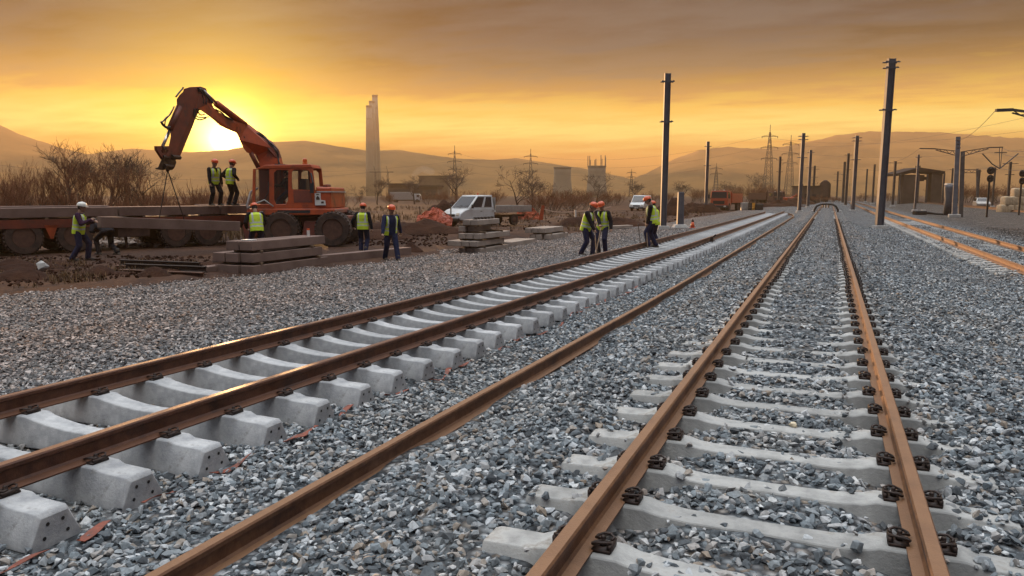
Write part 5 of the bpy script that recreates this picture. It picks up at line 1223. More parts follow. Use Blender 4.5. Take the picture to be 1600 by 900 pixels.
row(851, 34, .23, 3, 2.6, .30, .22, ['upper sleeper of the flat two layer pile, facing the track', 'upper sleeper of the flat two layer pile, middle', 'upper sleeper of the flat two layer pile, yard side'], .03, 'slab_pale', name='used_sleeper', cat='sleeper')
row(952, 45, -.05, 1, 2.4, .5, .14, ['pale flat slab lying at the gravel edge behind the gang'], 0, 'slab_pale', rz=-.4, name='kerb_slab', cat='slab')
# ---------------------------------------------------------------- vehicles
M_['vanwhite'] = mat('white_van_paint', (.50, .51, .52), .35, (.43, .43, .42), 3, coat=.3)
M_['alu'] = mat('dropside_aluminium', (.32, .30, .28), .5, (.40, .37, .34), 4, .4)
M_['lamp'] = mat('headlamp_glass', (.55, .50, .42), .15)
M_['truckred'] = mat('orange_red_truck', (.40, .055, .015), .45, (.28, .045, .018), 3, coat=.2)
def quadpane(mb, q, u0, u1, v0, v1, off=.006, mi=0):
    a, b, c, d = [Vector(p) for p in q]                        # corners: low-left, low-right, up-right, up-left
    P = lambda u, v: (a*(1-u)+b*u)*(1-v)+(d*(1-u)+c*u)*v
    n = (b-a).cross(d-a).normalized()
    pts = [P(u0, v0), P(u1, v0), P(u1, v1), P(u0, v1)]; mb.prism([p+n*.001 for p in pts], n*off, mi)
def vwheels(t, xs, hw, R, w_=.24):
    for x in xs:
        for s in (-1, 1):
            wheel(t, Matrix.Translation((x, s*(hw-w_/2), R)) @ Matrix.Rotation(0 if s < 0 else math.pi, 4, 'Z'), R, w_)
def cabvan(name, label, cat, loc, rz, crew):
    # forward control van nose with raked windscreen; x forward, y to its own left
    t_ = thing(name, label, cat, loc, rz); hw = .96
    xr = -.35 if crew else -3.0                                 # rear of the enclosed body
    prof = [(2.72, .42), (2.76, .62), (2.68, .86), (2.30, 1.08), (1.95, 1.18), (xr, 1.18), (xr, .42)]
    MB().prism([(x, -hw, z) for x, z in prof], (0, 2*hw, 0)).build('body', M_['vanwhite'], t_, bevel=.05, auto=40)
    lo = [(1.96, -hw+.02, 1.175), (1.96, hw-.02, 1.175), (xr, hw-.02, 1.175), (xr, -hw+.02, 1.175)]; tz = 2.06 if crew else 2.12
    hi = [(1.02, -hw+.16, tz), (1.02, hw-.16, tz), (xr+.05, hw-.16, tz), (xr+.05, -hw+.16, tz)]
    g = MB(); g.add(lo+hi, [(3, 2, 1, 0), (4, 5, 6, 7), (0, 1, 5, 4), (1, 2, 6, 5), (2, 3, 7, 6), (3, 0, 4, 7)]); cabn = g.build('cab', M_['vanwhite'], t_, bevel=.05, auto=40)
    q = [lo[0], lo[1], hi[1], hi[0]]; m2 = MB(); quadpane(m2, q, .06, .94, .06, .90); m2.build('windscreen', M_['glass'], cabn)
    for s in (0, 1):
        q = [lo[3], lo[0], hi[0], hi[3]] if s == 0 else [lo[1], lo[2], hi[2], hi[1]]
        Lc = 2.31 if crew else 4.96
        w1, w2 = (.52, .93), (.10, .42)
        if not crew: w1, w2 = (.76, .965), (.05, .1)
        for u in ((w1, w2) if crew else (w1,)):
            uu = u if s == 0 else (1-u[1], 1-u[0]); m2 = MB(); quadpane(m2, q, uu[0], uu[1], .10, .86); m2.build('side_window', M_['glass'], cabn)
        y = (-hw-.004) if s == 0 else hw+.004
        for xd in ((.72, 1.95), (-.33, .70)) if crew else ((.80, 1.95), (-1.0, .7)):
            d_ = MB().box(((xd[0]+xd[1])/2, y, .80), (xd[1]-xd[0]-.02, .012, .70)).build('door', M_['vanwhite'], t_, bevel=.004)
            MB().box((xd[0]+.14, y+(-.015 if s == 0 else .015), 1.0), (.16, .02, .035)).build('door_handle', M_['black'], d_)
        MB().box((1.75, (-hw-.14) if s == 0 else hw+.14, 1.32), (.10, .16, .26)).build('mirror', M_['black'], t_, bevel=.02)
        MB().box((2.66, (-.70 if s == 0 else .70), .80), (.14, .34, .20), Matrix.Rotation(-.35, 3, 'Y')).build('headlight', M_['lamp'], t_, bevel=.03)
    MB().box((2.745, 0, .74), (.04, .92, .16)).build('grille', M_['black'], t_, bevel=.01)
    MB().box((2.76, 0, .46), (.14, 1.86, .22)).build('bumper', M_['black'], t_, bevel=.03)
    MB().box((2.835, 0, .46), (.012, .5, .11)).build('number_plate', M_['poster'], t_)
    m2 = MB(); m2.tube([(2.02, -.5, 1.21), (1.78, .1, 1.40)], .012, 5); m2.tube([(2.02, .1, 1.21), (1.78, .7, 1.40)], .012, 5); m2.build('wiper', M_['black'], t_)
    if crew:
        MB().box((-2.0, 0, .62), (3.6, .8, .16)).build('chassis_frame', M_['chassis'], t_)
        MB().box((-2.15, 0, .93), (3.45, 2.05, .06)).build('load_floor', M_['alu'], t_)
        for y in (-1.02, 1.02):
            s_ = MB().box((-2.15, y, 1.15), (3.45, .035, .38)).build('dropside', M_['alu'], t_, bevel=.006)
            for z in (1.03, 1.15, 1.27): MB().box((-2.15, y+(-.022 if y < 0 else .022), z), (3.43, .012, .03)).build('side_rib', M_['alu'], s_)
        MB().box((-3.86, 0, 1.15), (.035, 2.0, .38)).build('tailboard', M_['alu'], t_)
        MB().box((-.43, 0, 1.45), (.05, 1.9, .9)).build('headboard', M_['alu'], t_)
        MB().lathe([(.05, 0), (.05, .12), (.03, .16)], (-.15, -.5, 2.06), 10).build('beacon', M_['hat_o'], t_)
        vwheels(t_, (1.85, -2.3), .93, .36)
    else: vwheels(t_, (1.85, -1.9), .93, .36)
    return t_
def face_cam(px, d, zb, turn):                 # yaw so that the vehicle's nose points to the camera, turned by some degrees
    b_ = FL(px, d, zb); b_.z = zb; v = Vector((CAM.x-b_.x, CAM.y-b_.y)); return b_, math.atan2(v.y, v.x)+rad(turn)
b_, rz = face_cam(752, 52, -.22, -48); b_.z = gz(b_.x, b_.y)-.02
pk = cabvan('pickup_truck', 'white crew cab pickup with an aluminium dropside bed parked behind the sleeper stack', 'pickup', b_, rz, True)
b_, rz = face_cam(1001, 104, -.3, -12); b_.z = gz(b_.x, b_.y)-.02
cabvan('delivery_van', 'white van seen head on, parked in the dirt yard beyond the levelling gang', 'van', b_, rz, False)
def lorry(label, loc, rz, H=2.95, body='truckred', tank=False):
    t_ = thing('lorry', label, 'lorry', loc, rz); hw = 1.2
    MB().box((3.2, 0, 1.15), (1.9, 2*hw-.1, 1.0)).build('cab_lower', M_[body], t_, bevel=.06)
    lo = [(4.15, -hw+.05, 1.652), (4.15, hw-.05, 1.652), (2.3, hw-.05, 1.652), (2.3, -hw+.05, 1.652)]; hi = [(4.0, -hw+.14, H-.25), (4.0, hw-.14, H-.25), (2.35, hw-.14, H-.25), (2.35, -hw+.14, H-.25)]
    g = MB(); g.add(lo+hi, [(3, 2, 1, 0), (4, 5, 6, 7), (0, 1, 5, 4), (1, 2, 6, 5), (2, 3, 7, 6), (3, 0, 4, 7)]); cb = g.build('cab', M_[body], t_, bevel=.04)
    m2 = MB(); quadpane(m2, [lo[0], lo[1], hi[1], hi[0]], .05, .95, .08, .86); m2.build('windscreen', M_['glass'], cb)
    m2 = MB(); quadpane(m2, [lo[3], lo[0], hi[0], hi[3]], .25, .92, .08, .82); m2.build('side_window', M_['glass'], cb)
    m2 = MB(); quadpane(m2, [lo[1], lo[2], hi[2], hi[1]], .08, .75, .08, .82); m2.build('side_window', M_['glass'], cb)
    MB().box((4.2, 0, .62), (.2, 2.4, .34)).build('bumper', M_['black'], t_, bevel=.03)
    MB().box((4.165, 0, 1.18), (.04, 1.5, .42)).build('grille', M_['black'], t_)
    for s in (-1, 1):
        MB().box((4.31, s*.85, .66), (.03, .3, .16)).build('headlight', M_['lamp'], t_); MB().box((4.05, s*1.36, 1.95), (.12, .2, .5)).build('mirror', M_['black'], t_)
        MB().box((3.95, s*.6, H-.18), (.1, .22, .12)).build('roof_lamp', M_['lamp'], t_)
    MB().box((.0, 0, .95), (8.2, .9, .2)).build('chassis_frame', M_['chassis'], t_)
    bd = MB(); bd.box((-.9, 0, 1.12), (5.9, 2.45, .1)); bd.box((-.9, -1.2, 1.75), (5.9, .07, 1.2)); bd.box((-.9, 1.2, 1.75), (5.9, .07, 1.2)); bd.box((2.02, 0, 1.85), (.07, 2.34, 1.4)); bd.box((-3.82, 0, 1.7), (.07, 2.34, 1.1)); bd.build('tipper_body', M_[body], t_)
    vwheels(t_, (3.2, -1.6, -2.95), 1.2, .52, .36); return t_
b_, rz = face_cam(1135, 104, -.25, -14); b_.z = gz(b_.x, b_.y)
lorry('orange tipper lorry facing the camera, parked beyond the second mast', b_, rz)
b_, rz = face_cam(1195, 150, -.3, 35); b_.z = gz(b_.x, b_.y)
lorry('dull hazy lorry with a pale cab roof behind the yellow and black barrels', b_, rz, 2.8, 'rim')
b_ = FL(634, 215, -.35); t_ = thing('box_truck', 'pale box truck crossing the field before the factory halls', 'truck', b_, PS)
MB().box((-1.0, 0, 1.9), (6.6, 2.4, 2.1)).build('cargo_box', M_['alu'], t_, bevel=.03)
MB().prism([(2.45, -1.1, .7), (4.5, -1.1, .7), (4.5, -1.1, 1.6), (4.0, -1.1, 2.5), (2.45, -1.1, 2.5)], (0, 2.2, 0)).build('cab', M_['vanwhite'], t_, bevel=.04)
MB().box((3.6, -1.11, 1.95), (.7, .02, .6)).build('side_window', M_['glass'], t_); MB().box((0, 0, .7), (8.0, .9, .25)).build('chassis_frame', M_['chassis'], t_)
vwheels(t_, (3.4, -2.8), 1.15, .5, .3)
# loading machine and wrecks seen as low dark shapes
b_ = FL(1222, 165, -.3); t_ = thing('wheel_loader', 'hazy orange wheel loader beside the second tall pylon', 'loader', b_, PS)
MB().box((0, 0, 1.2), (4.4, 2.2, .9)).build('body', M_['orange'], t_, bevel=.1); cb = MB().box((-.4, 0, 2.3), (1.5, 1.6, 1.3), taper=(.85, .9)).build('cab', M_['orange_dk'], t_, bevel=.05)
MB().box((-.4, -.79, 2.35), (1.0, .05, .8)).build('window', M_['glass'], cb); MB().bar((1.5, 0, 1.4), (3.2, 0, 2.2), .3).build('lift_arm', M_['orange'], t_)
MB().prism([(3.1, -1.2, 2.6), (3.1, -1.2, 1.5), (4.2, -1.2, 1.3), (4.0, -1.2, 1.7), (3.6, -1.2, 2.0)], (0, 2.4, 0)).build('bucket', M_['orange_dk'], t_); vwheels(t_, (1.5, -1.5), 1.15, .65, .5)
b_, rz = face_cam(1533, 105, .05, 8)
t_ = thing('parked_car', 'small silver car parked below the signals, roof catching the light', 'car', b_, rz)
MB().prism([(x, -.82, z) for x, z in ((2.0, .35), (2.05, .65), (1.9, .82), (1.1, .95), (-1.9, .98), (-2.05, .8), (-2.0, .35))], (0, 1.64, 0)).build('body', M_['alu'], t_, bevel=.06)
lo = [(1.05, -.78, .96), (1.05, .78, .96), (-1.9, .78, .96), (-1.9, -.78, .96)]; hi = [(.35, -.62, 1.46), (.35, .62, 1.46), (-1.5, .62, 1.46), (-1.5, -.62, 1.46)]
g = MB(); g.add(lo+hi, [(3, 2, 1, 0), (4, 5, 6, 7), (0, 1, 5, 4), (1, 2, 6, 5), (2, 3, 7, 6), (3, 0, 4, 7)]); cb = g.build('cabin', M_['alu'], t_, bevel=.03)
for q, nm in (([lo[0], lo[1], hi[1], hi[0]], 'windscreen'), ([lo[2], lo[3], hi[3], hi[2]], 'rear_window'), ([lo[3], lo[0], hi[0], hi[3]], 'side_window'), ([lo[1], lo[2], hi[2], hi[1]], 'side_window')):
    m2 = MB(); quadpane(m2, q, .08, .92, .1, .88); m2.build(nm, M_['glass'], cb)
vwheels(t_, (1.25, -1.3), .80, .31, .2)

# ---------------------------------------------------------------- round topped wagon, hut, bent arch at the railhead
M_['wagon'] = mat('grimy_wagon', (.055, .028, .022), .75, (.09, .045, .032), 1.2)
b_ = FL(1288, 168, .28); t_ = thing('rail_wagon', 'dark round topped wagon seen end on beyond the ballasted track', 'wagon', b_)
MB().box((0, 6, 1.0), (2.3, 12, .35)).build('underframe', M_['wagon'], t_, bevel=.03)
pts = [(-1.12, 0, 1.18), (1.12, 0, 1.18)]+[(1.12*math.cos(a), 0, 3.75+1.0*math.sin(a)) for a in np.linspace(0, math.pi, 16)]
MB().prism(pts, (0, 11.5, 0)).build('wagon_body', M_['wagon'], t_, bevel=.08, auto=40)
MB().lathe([(.45, 4.5), (.45, 4.9), (.2, 4.95)], (0, 5.5, 0), 14).build('hatch', M_['wagon'], t_)
for x in (-.88, .88): MB().tube([(x, -.65, 1.05), (x, 0, 1.05)], .2, 12).build('buffer', M_['black'], t_)
mb = MB(); mb.bar((1.15, -.1, .5), (1.15, -.1, 4.2), .05); mb.bar((.75, -.1, .5), (.75, -.1, 4.2), .05)
for k in range(12): mb.bar((.75, -.1, .7+k*.3), (1.15, -.1, .7+k*.3), .035)
mb.build('ladder_lattice', M_['black'], t_)
for y in (1.5, 3.3, 9, 10.8): MB().tube([(-.75, y, .46), (.75, y, .46)], .44, 16).build('wheelset', M_['black'], t_)
b_ = FL(1267, 165, 0); t_ = thing('brick_hut', 'dark flat roofed brick hut beside the round topped wagon', 'hut', b_, PS)
MB().box((0, 3, 1.75), (4.0, 6, 3.9)).build('wall', M_['brickdark'], t_); MB().box((0, 3, 3.78), (4.3, 6.3, .15)).build('roof', M_['roof'], t_)
MB().box((-1.7, 1, 4.0), (.35, .35, .5)).build('chimney', M_['brickdark'], t_); MB().box((.6, -.012, 1.0), (.95, .02, 2.0)).build('door', M_['black'], t_); MB().box((-1.0, -.012, 1.7), (.9, .02, .8)).build('window', M_['glassdark'], t_)
zr = .44; c = Vector((0, 76, zr)); t_ = thing('bent_arch', 'black bent tube arch straddling both rails where the ballasted track ends', 'arch', c)
mb = MB(); mb.tube([(-1.05, 0, -.2), (-1.0, 0, .12), (-.82, 0, .45), (-.5, 0, .62), (0, 0, .66), (.5, 0, .62), (.82, 0, .45), (1.0, 0, .12), (1.05, 0, -.2)], .10, 10); mb.build('tube', M_['black'], t_, True)
for x in (-.28, -.05, .2): MB().tube([(x, 0, .62), (x, -.02, .30)], .06, 8).build('hanger', M_['black'], t_)
for x in (-1.2, 1.2): MB().box((x, -.1, -.1), (.25, .5, .3)).build('foot_block', M_['footing'], t_, bevel=.03)
o = MB().box((0, 79, .26), (2.0, 1.2, .12)).build('concrete_pad', M_['concrete_used'], bevel=.02); tag(o, 'pale concrete pad lying under the black arch at the railhead', 'pad')

# ---------------------------------------------------------------- small things of the site
# traffic cone by the bare track
c = FL(1082, 44.4, .0); c.z = bz(c.x, c.y)+.0; t_ = thing('traffic_cone', 'orange cone with a dark tip standing just beyond the bare track', 'cone', c)
MB().box((0, 0, .02), (.34, .34, .04)).build('base', M_['hat_o'], t_, bevel=.01); MB().lathe([(.13, .04), (.07, .36)], n=16).build('body', M_['hat_o'], t_, True); MB().lathe([(.07, .36), (.075, .42), (.03, .52)], n=12).build('tip', M_['clip'], t_)
# track jack beside the bare sleepers
c = FL(1113, 27.9, 0); c.z = bz(c.x, c.y); t_ = thing('track_jack', 'dark hand jack on a wooden block beside the bare sleeper ends', 'jack', c)
MB().box((0, 0, .04), (.40, .22, .09)).build('block', M_['wood'], t_, bevel=.006); MB().box((-.03, 0, .26), (.11, .12, .36)).build('body', M_['clip'], t_, bevel=.01)
MB().bar((-.03, 0, .40), (.10, .05, .52), .04).build('lever_socket', M_['clip'], t_); MB().box((.05, 0, .20), (.10, .09, .05)).build('toe', M_['clip'], t_)
# white stone
c = FL(67, 19.0, 0); c.z = gz(c.x, c.y); P_ = np.array([[0, 0, 0.]]); V_, F_ = hull(26, (.17, .15, .15)); mb = MB(); mb.add([tuple(v) for v in V_], [tuple(f) for f in F_]); o = mb.build('white_stone', M_['footing']); o.location = (c.x, c.y, c.z+.17); tag(o, 'single round whitish stone on the dark earth bank', 'stone')
V_, F_ = hull(16, (.036, .03, .03)); mb = MB(); mb.add([tuple(v) for v in V_], [tuple(f) for f in F_]); c = G(1239, 664, .26); o = mb.build('pale_stone', mat('pale_quartz', (.62, .52, .36), .6)); o.location = c; tag(o, 'one pale yellowish stone lying between the rails of the ballasted track', 'stone')
c = G(1397, 408, .0); V_, F_ = hull(16, (.13, .1, .1)); mb = MB(); mb.add([tuple(v) for v in V_], [tuple(f) for f in F_]); o = mb.build('lone_rock', M_['footing']); o.location = c; tag(o, 'small lone rock on the gravel past the tall mast', 'rock')
# torn orange marking tape along the sleeper ends
M_['tape'] = mat('faded_orange_tape', (.26, .06, .03), .7, (.12, .045, .03), 16)
y = 2.3; k = 0
while y < 16:
    L = random.uniform(.15, .6); mb = MB(); n = 9; rows = []
    for i in range(n):
        yy = y+L*i/(n-1); x = left_x(yy)+1.31+.05*math.sin(yy*3.1)+.03*math.sin(yy*9+k); z = bz(x, yy)+.030+.014*math.sin(yy*13+k); w_ = .017+.009*math.sin(yy*7)
        rows.append(((x-w_, yy, z), (x+w_, yy+.015, z+.012*math.sin(yy*17))))
    V = []; F = []
    for a, b__ in rows: V += [a, b__, (a[0], a[1], a[2]-.004), (b__[0], b__[1], b__[2]-.004)]
    for i in range(n-1): j = i*4; F += [(j, j+1, j+5, j+4), (j+2, j+6, j+7, j+3), (j, j+4, j+6, j+2), (j+1, j+3, j+7, j+5)]
    F += [(0, 2, 3, 1), ((n-1)*4, (n-1)*4+1, (n-1)*4+3, (n-1)*4+2)]
    mb.add(V, F); o = mb.build('marking_tape', M_['tape'], origin=rows[0][0]); o.location = rows[0][0]
    tag(o, 'torn piece of faded orange marking tape along the bare sleeper ends', 'tape', 'torn marking tape along the sleeper ends'); y += L+random.uniform(.1, .5); k += 1
# black machine hose on the far gravel
t_ = thing('point_machine', 'long black drive rod with a box end lying on the gravel', 'machine', FL(1458, 73, .03), world_verts=True)
MB().tube([FL(1438, 73, .2), FL(1450, 73, .22), FL(1462, 73, .12), FL(1483, 73, .06)], [.16, .14, .10, .08], 8).build('drive_rod', M_['black'], t_, True)
MB().box(FL(1437, 73, .22), (1.1, .7, .4), Matrix.Rotation(PS, 3, 'Z')).build('motor_box', M_['black'], t_, bevel=.05); MB().box(FL(1443, 73, .45), (.35, .3, .08), Matrix.Rotation(PS, 3, 'Z')).build('lid', M_['poster'], t_)
c = FL(1480, 72, 0); t_ = thing('marker_post', 'bluish grey tapering post with a white cap before the twin post mast', 'post', c, PS); Hh = W(1484, 289, 72).z
MB().lathe([(.34, 0), (.30, Hh*.5), (.42, Hh*.9), (.40, Hh)], n=12).build('shaft', M_['galv'], t_, True); MB().box((.05, 0, Hh+.06), (.8, .5, .14)).build('cap', M_['poster'], t_, bevel=.02)
# barrels, white cabinet
c = FL(1163, 99, -.1); t_ = thing('cabinet', 'pale grey switch cabinet beside the orange lorry', 'cabinet', c, PS); MB().box((0, 0, .5), (.85, .7, 1.0)).build('case', M_['alu'], t_, bevel=.02); MB().box((-.1, -.36, .52), (.55, .02, .8)).build('door', M_['alu'], t_)
for px, m_, lab in ((1172, 'black', 'black barrel between the cabinet and the yellow barrel'), (1176, 'yellow', 'yellow barrel glowing in the light, by the dark crate')):
    if 'yellow' not in M_: M_['yellow'] = mat('yellow_plastic', (.62, .27, .03), .5)
    c = FL(px, 98, -.1); o = MB().lathe([(.27, 0), (.29, .03), (.28, .3), (.3, .33), (.28, .36), (.28, .62), (.3, .65), (.28, .68), (.28, .97), (.29, 1.0), (.05, .98)], n=20).build('barrel', M_[m_], auto=40); o.location = c; tag(o, lab, 'barrel')
c = FL(1185, 98, -.1); o = MB().box((0, 0, .42), (1.0, .8, .84), Matrix.Rotation(PS, 3, 'Z')).build('crate', M_['black'], bevel=.02); o.location = c; tag(o, 'dark crate standing next to the yellow barrel', 'crate')
# pale bulk bags stacked under the signal
M_['bag'] = mat('woven_bag', (.52, .40, .26), .85, (.42, .31, .20), 3, 0, .02, 5)
bag = MB(); bag.box((0, 0, .5), (1.06, 1.06, 1.1)); bme = remeshed(bag, .07, 26, .9)
for v in bme.vertices:
    q_ = v.co; n_ = .10*float(fbm(np.array([q_.x*3+q_.z*2]), np.array([q_.y*3-q_.z*2.5]), 3, 90)[0]); v.co = Vector((q_.x*(1+n_*2), q_.y*(1+n_*2), q_.z*(1+n_)))
bl_ = [(1565, 0, 0), (1576, 0, 1), (1587, 0, 2), (1598, 0, 3), (1609, 0, 4), (1571, 1, 0), (1581, 1, 1), (1592, 1, 2), (1604, 1, 3), (1585, 2, 0), (1597, 2, 1)]
rown = ['bottom row', 'middle row', 'top row']; pos = ['at its open end', 'second from the open end', 'third from the open end', 'fourth from the open end', 'cut by the photo edge']
for px, r_, i in bl_:
    o = bpy.data.objects.new('bulk_bag', bme); COL.objects.link(o); c = FL(px, 74, .12); o.location = (c.x, c.y, .12+r_*.80); o.rotation_euler = (0, 0, PS+random.uniform(-.2, .2)); o.scale = (random.uniform(.62, .74), .8, .82)
    if not bme.materials: bme.materials.append(M_['bag'])
    tag(o, 'pale bulk bag below the signal, %s, %s' % (rown[r_], pos[i]), 'bag')

# ---------------------------------------------------------------- earth heaps, safety netting, rubble, dry grass
M_['earth'] = mat('dark_earth', (.024, .011, .008), .95, (.050, .022, .013), 1.2, 0, .08, 4, spec=.1)
def mound(px, d, wd, dp, h, lab, m='earth', group=None):
    c = FL(px, d, 0); z0 = gz(c.x, c.y)-.05; n, k = 26, 16; sd = random.uniform(0, 50); mb = MB(); V = []
    for i in range(k+1):
        r = i/k
        for j in range(n):
            a = 2*math.pi*j/n; x, y = r*wd/2*math.cos(a), r*dp/2*math.sin(a)
            f = float(fbm(np.array([x*1.1+sd]), np.array([y*1.1+sd]), 4, 50)[0])
            V.append((x, y, h*max(0, (1-r**1.6))*(1+.9*f)+.35*h*f*(1-r) - (.12 if i == k else 0)))
    F = [(i*n+j, i*n+(j+1) % n, (i+1)*n+(j+1) % n, (i+1)*n+j) for i in range(k) for j in range(n)]
    F = [tuple(reversed(f)) for f in F]
    mb.add(V, F); o = mb.build('earth_mound', M_[m], smooth=True); o.location = (c.x, c.y, z0); o.rotation_euler = (0, 0, PS); tag(o, lab, 'mound', group); return o
mound(664, 45, 3.0, 1.6, .35, 'broken earth heap below the orange netting'); mound(700, 60, 5.5, 3, 1.5, 'dark earth heap behind the bonnet of the white pickup')
mound(641, 26.6, 1.0, .8, .40, 'dark clod heap right beside the walking man'); mound(636, 38, 7, 3, .75, 'long low earth bank behind the two walking men')
mound(1046, 78, 4.2, 3, 1.7, 'dark earth heap behind the mast by the gang'); mound(1088, 92, 7, 3, 1.5, 'long earth bank between short post and orange lorry')
mound(962, 50, 5, 2.5, .7, 'low dark bank behind the stooping workers'); mound(908, 52, 5, 2.5, .6, 'low bank below the dark bushes, behind the gang'); mound(1215, 125, 14, 4, 1.3, 'long dark bank along the track end by the machines')
mound(860, 37, 3.2, 1.6, .35, 'dark grassy bank behind the flat sleeper pile'); mound(560, 34, 6, 2.6, .55, 'low earth bank behind the excavator rear wheel'); mound(1240, 150, 12, 5, 1.6, 'low dark heap before the hut')
for k in range(20):
    px = random.uniform(-20, 330); d = random.uniform(17.5, 21.5); c = FL(px, d, 0)
    if c.x > float(left_edge(np.array([c.y]))[0])-.3: continue
    mound(px, d, random.uniform(.8, 2.0), random.uniform(.6, 1.1), random.uniform(.12, .30), 'low clod of dug earth on the bank along the gravel edge', group='clods of dug earth along the gravel edge')
# netting: strands over heaps, tied to stakes
M_['net'] = mat('orange_netting', (.40, .055, .010), .7, (.26, .038, .010), 3)
def netting(px0, px1, d, top, lab, sag=.35, rough=1.0, tilt=1.1):
    n, k = 34, 12; A, B_ = FL(px0, d, 0), FL(px1, d, 0); A.z = B_.z = gz((A.x+B_.x)/2, (A.y+B_.y)/2); u = B_-A; v = Vector((-u.y, u.x, 0)).normalized()
    t_ = thing('safety_netting', lab, 'netting', A, world_verts=True); mb = MB(); P = {}
    for i in range(n+1):
        for j in range(k+1):
            s, r = i/n, j/k; h = top*(.55+.45*math.sin(s*math.pi*.9+.3))*(1-.25*math.sin(s*9)*sag)
            P[i, j] = A+u*s+v*(tilt*r+rough*float(fbm(np.array([s*7.0]), np.array([r*3+px0]), 3, 60)[0]))+Vector((0, 0, h*r**.8+.25*float(fbm(np.array([s*9.0+3]), np.array([r*4+px0]), 3, 61)[0])))
    for i in range(n+1):
        for j in range(k+1):
            if i < n: mb.bar(P[i, j], P[i+1, j], .038, .02)
            if j < k: mb.bar(P[i, j], P[i, j+1], .038, .02)
    mb.build('net_mesh', M_['net'], t_)
    for s in (.05, .5, .95): p_ = A+u*s+v*(tilt+.1); MB().bar(p_-Vector((0, 0, .2)), p_+Vector((0, 0, top*1.15)), .06).build('stake', M_['wood'], t_)
netting(650, 705, 46, 1.15, 'sagging orange safety netting draped over the heap before the white pickup')
netting(808, 842, 64, 1.1, 'orange safety netting hanging behind the pickup load bed', tilt=.3)
# barrier with tape
c = FL(840, 60, 0); c.z = gz(c.x, c.y); t_ = thing('warning_barrier', 'leaning orange warning board on splayed legs, tape tied to it', 'barrier', c, PS)
MB().prism([(.05, 0, .15), (.42, 0, .2), (.55, 0, 1.3), (.33, 0, 1.35)], (0, .04, 0)).build('board', M_['net'], t_)
for a, b__ in (((-.7, 0, 0), (.4, .05, 1.3)), ((.7, .1, 0), (.45, .05, 1.3)), ((.1, .6, 0), (.42, .06, 1.25))): MB().bar(a, b__, .05).build('leg', M_['wood'], t_)
a, b__, c2 = c+Vector((0, 0, 1.05))+Rv*.45, FL(890, 62, .55), FL(955, 66, .9)
M_['tapew'] = mat('barrier_tape', (.5, .36, .28), .6)
for p0, p1, lab in ((a, b__, 'pale barrier tape strung from the leaning orange board'), (b__, c2, 'pale barrier tape running on toward the white van')):
    mb = MB(); Q = [p0.lerp(p1, s)-Vector((0, 0, .12*math.sin(math.pi*s))) for s in np.linspace(0, 1, 9)]
    for i in range(8): mb.bar(Q[i], Q[i+1], .012, .07)
    o = mb.build('barrier_tape', M_['tapew'], origin=p0); o.location = p0; tag(o, lab, 'tape')
for px, d, h, lab in ((899, 62, .95, 'white striped stake holding the barrier tape'), (876, 60, .6, 'short trestle under the barrier tape')):
    c = FL(px, d, 0); c.z = gz(c.x, c.y); t_ = thing('trestle' if h < .8 else 'tape_stake', lab, 'trestle' if h < .8 else 'stake', c, PS)
    if h > .8: MB().box((0, 0, h/2), (.14, .14, h)).build('shaft', M_['poster'], t_); MB().box((0, 0, .12), (.4, .3, .1)).build('base', M_['clip'], t_)
    else:
        MB().box((0, 0, h*.6), (1.0, .12, .08)).build('beam', M_['tapew'], t_)
        for x0, x1 in ((-.3, -.05), (.3, .1), (-.1, .25), (.5, .3)): MB().bar((x0, 0, 0), (x1, 0, h), .05).build('leg', M_['tapew'], t_)
# rubble
def rubble(n, pxr, dr, s0, s1, m, name, zoff=.03):
    P_, S_ = [], []
    while len(P_) < n:
        px, d = random.uniform(*pxr), random.uniform(*dr); c = FL(px, d, 0)
        if c.x > float(left_edge(np.array([c.y]))[0])-.1: continue
        P_.append((c.x, c.y, gz(c.x, c.y)+zoff)); S_.append(random.uniform(s0, s1)**1)
    return stones(name, np.array(P_), np.array(S_), m, 9, 14)
M_['rub'] = mat('broken_stone', (.10, .07, .055), .9, (.30, .24, .20), .8, 0, 0)
rubble(240, (150, 262), (28, 35), .06, .22, M_['rub'], 'rubble', .05)
rubble(500, (540, 700), (29, 42), .03, .14, M_['earth'], 'rubble'); rubble(900, (-20, 330), (16.5, 24), .02, .09, M_['earth'], 'rubble'); rubble(500, (700, 1120), (40, 95), .04, .20, M_['earth'], 'rubble')
# dry grass
M_['straw'] = mat('dry_grass', (.17, .095, .040), .9, (.10, .06, .03), 3)
def grass(n, pxr, dr, h0, h1, out=.15, clump=None):
    mb = MB()
    for _ in range(n):
        px, d = random.uniform(*pxr), random.uniform(*dr); c = FL(px, d, 0)
        if c.x > float(left_edge(np.array([c.y]))[0])-out: continue
        if clump and float(fbm(np.array([c.x*clump]), np.array([c.y*clump]), 2, 80)[0]) < .03: continue
        z = gz(c.x, c.y)-.02
        for k in range(5):
            a = random.random()*6.28; h = random.uniform(h0, h1); w_ = .006+.004*random.random()+d*.00022; l = random.uniform(.1, .6)*h
            x, y = c.x+random.gauss(0, .06), c.y+random.gauss(0, .06); dx, dy = math.cos(a), math.sin(a)
            mb.add([(x-dy*w_, y+dx*w_, z), (x+dy*w_, y-dx*w_, z), (x+dx*l*.4+dy*w_*.7, y+dy*l*.4-dx*w_*.7, z+h*.6), (x+dx*l*.4-dy*w_*.7, y+dy*l*.4+dx*w_*.7, z+h*.6), (x+dx*l, y+dy*l, z+h)], [(0, 1, 2, 3), (3, 2, 4)])
    o = mb.build('dry_grass', M_['straw']); o['kind'] = 'stuff'; return o
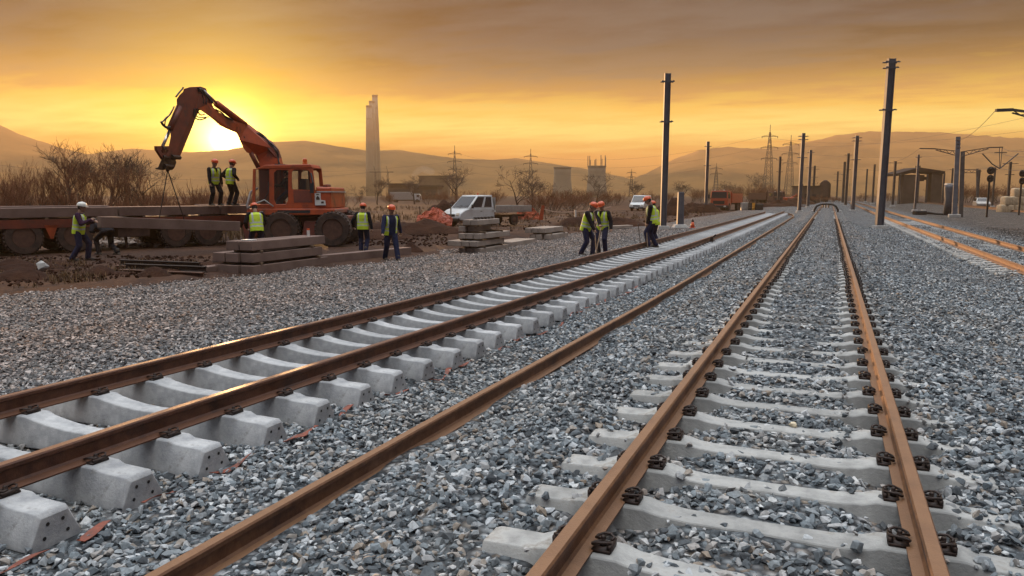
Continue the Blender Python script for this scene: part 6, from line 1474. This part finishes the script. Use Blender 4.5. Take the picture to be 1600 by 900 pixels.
grass(900, (-30, 330), (16, 22), .05, .22, .1, .9); grass(1500, (540, 1120), (32, 90), .10, .40, .3, .35); grass(900, (430, 720), (55, 130), .2, .6, .3, .12); grass(800, (-40, 420), (31, 45), .2, .8, .3)
# overhead and power lines
M_['wire'] = mat('dark_wire', (.05, .04, .035), .6)
def wire(p, q, sag, r, lab, grp='overhead wires across the sky'):
    Q = [p.lerp(q, s)-Vector((0, 0, sag*4*s*(1-s))) for s in np.linspace(0, 1, 25)]; o = MB().tube(Q, r, 4).build('overhead_wire', M_['wire'], origin=p); o.location = p; tag(o, lab, 'wire', grp)
for (p, d1), (q, d2), sg in ((((1188, 214), 400), ((1700, 190), 250), 5), (((1186, 231), 400), ((1700, 222), 250), 5), (((1188, 248), 400), ((1700, 248), 250), 5), (((1222, 226), 430), ((1700, 160), 200), 5),
                             (((1188, 214), 400), ((839, 245), 500), 6), (((1186, 231), 400), ((840, 256), 500), 6), (((1188, 248), 400), ((839, 268), 500), 6), (((819, 245), 500), ((721, 241), 480), 3), (((818, 256), 500), ((722, 253), 480), 3), (((819, 268), 500), ((721, 265), 480), 3),
                             (((701, 253), 480), ((300, 262), 420), 4), (((580, 269), 330), ((-60, 250), 260), 5)):
    wire(W(*p, d1), W(*q, d2), sg, .035, 'thin power line strung between the lattice pylons', 'power lines between the pylons')
for (p, d1), (q, d2) in ((((1556, 172), 33), ((1497, 219), 66)), (((1567, 232), 66), ((1640, 226), 36)), (((1437, 232), 66), ((1396, 252), 120)), (((1562, 263), 66), ((1660, 300-48), 40)), (((1566, 240), 66), ((1640, 236), 40)), (((1500, 265), 120), ((1562, 258), 66))):
    wire(W(*p, d1), W(*q, d2), .3, .014, 'thin contact wire among the gantries beside the orange rails', 'contact wires among the gantries')
# ---------------------------------------------------------------- air
hz = MB().box((-850, 1375, 68.5), (3900, 3070, 143)).build('haze', [])
hz['kind'] = 'stuff'
hm = bpy.data.materials.new('haze_air'); hm.use_nodes = True; h = NT(hm.node_tree); h.n.clear()
pv = h.new('ShaderNodeVolumePrincipled'); pv.inputs['Color'].default_value = (0.71, 0.49, 0.26, 1)
pv.inputs['Density'].default_value = 0.00042; pv.inputs['Density Attribute'].default_value = ''; pv.inputs['Anisotropy'].default_value = 0.22
ho = h.new('ShaderNodeOutputMaterial'); h.l.new(pv.outputs[0], ho.inputs['Volume'])
hm.cycles.homogeneous_volume = True if hasattr(hm.cycles, 'homogeneous_volume') else False
hz.data.materials.append(hm)
hz.display_type = 'WIRE'
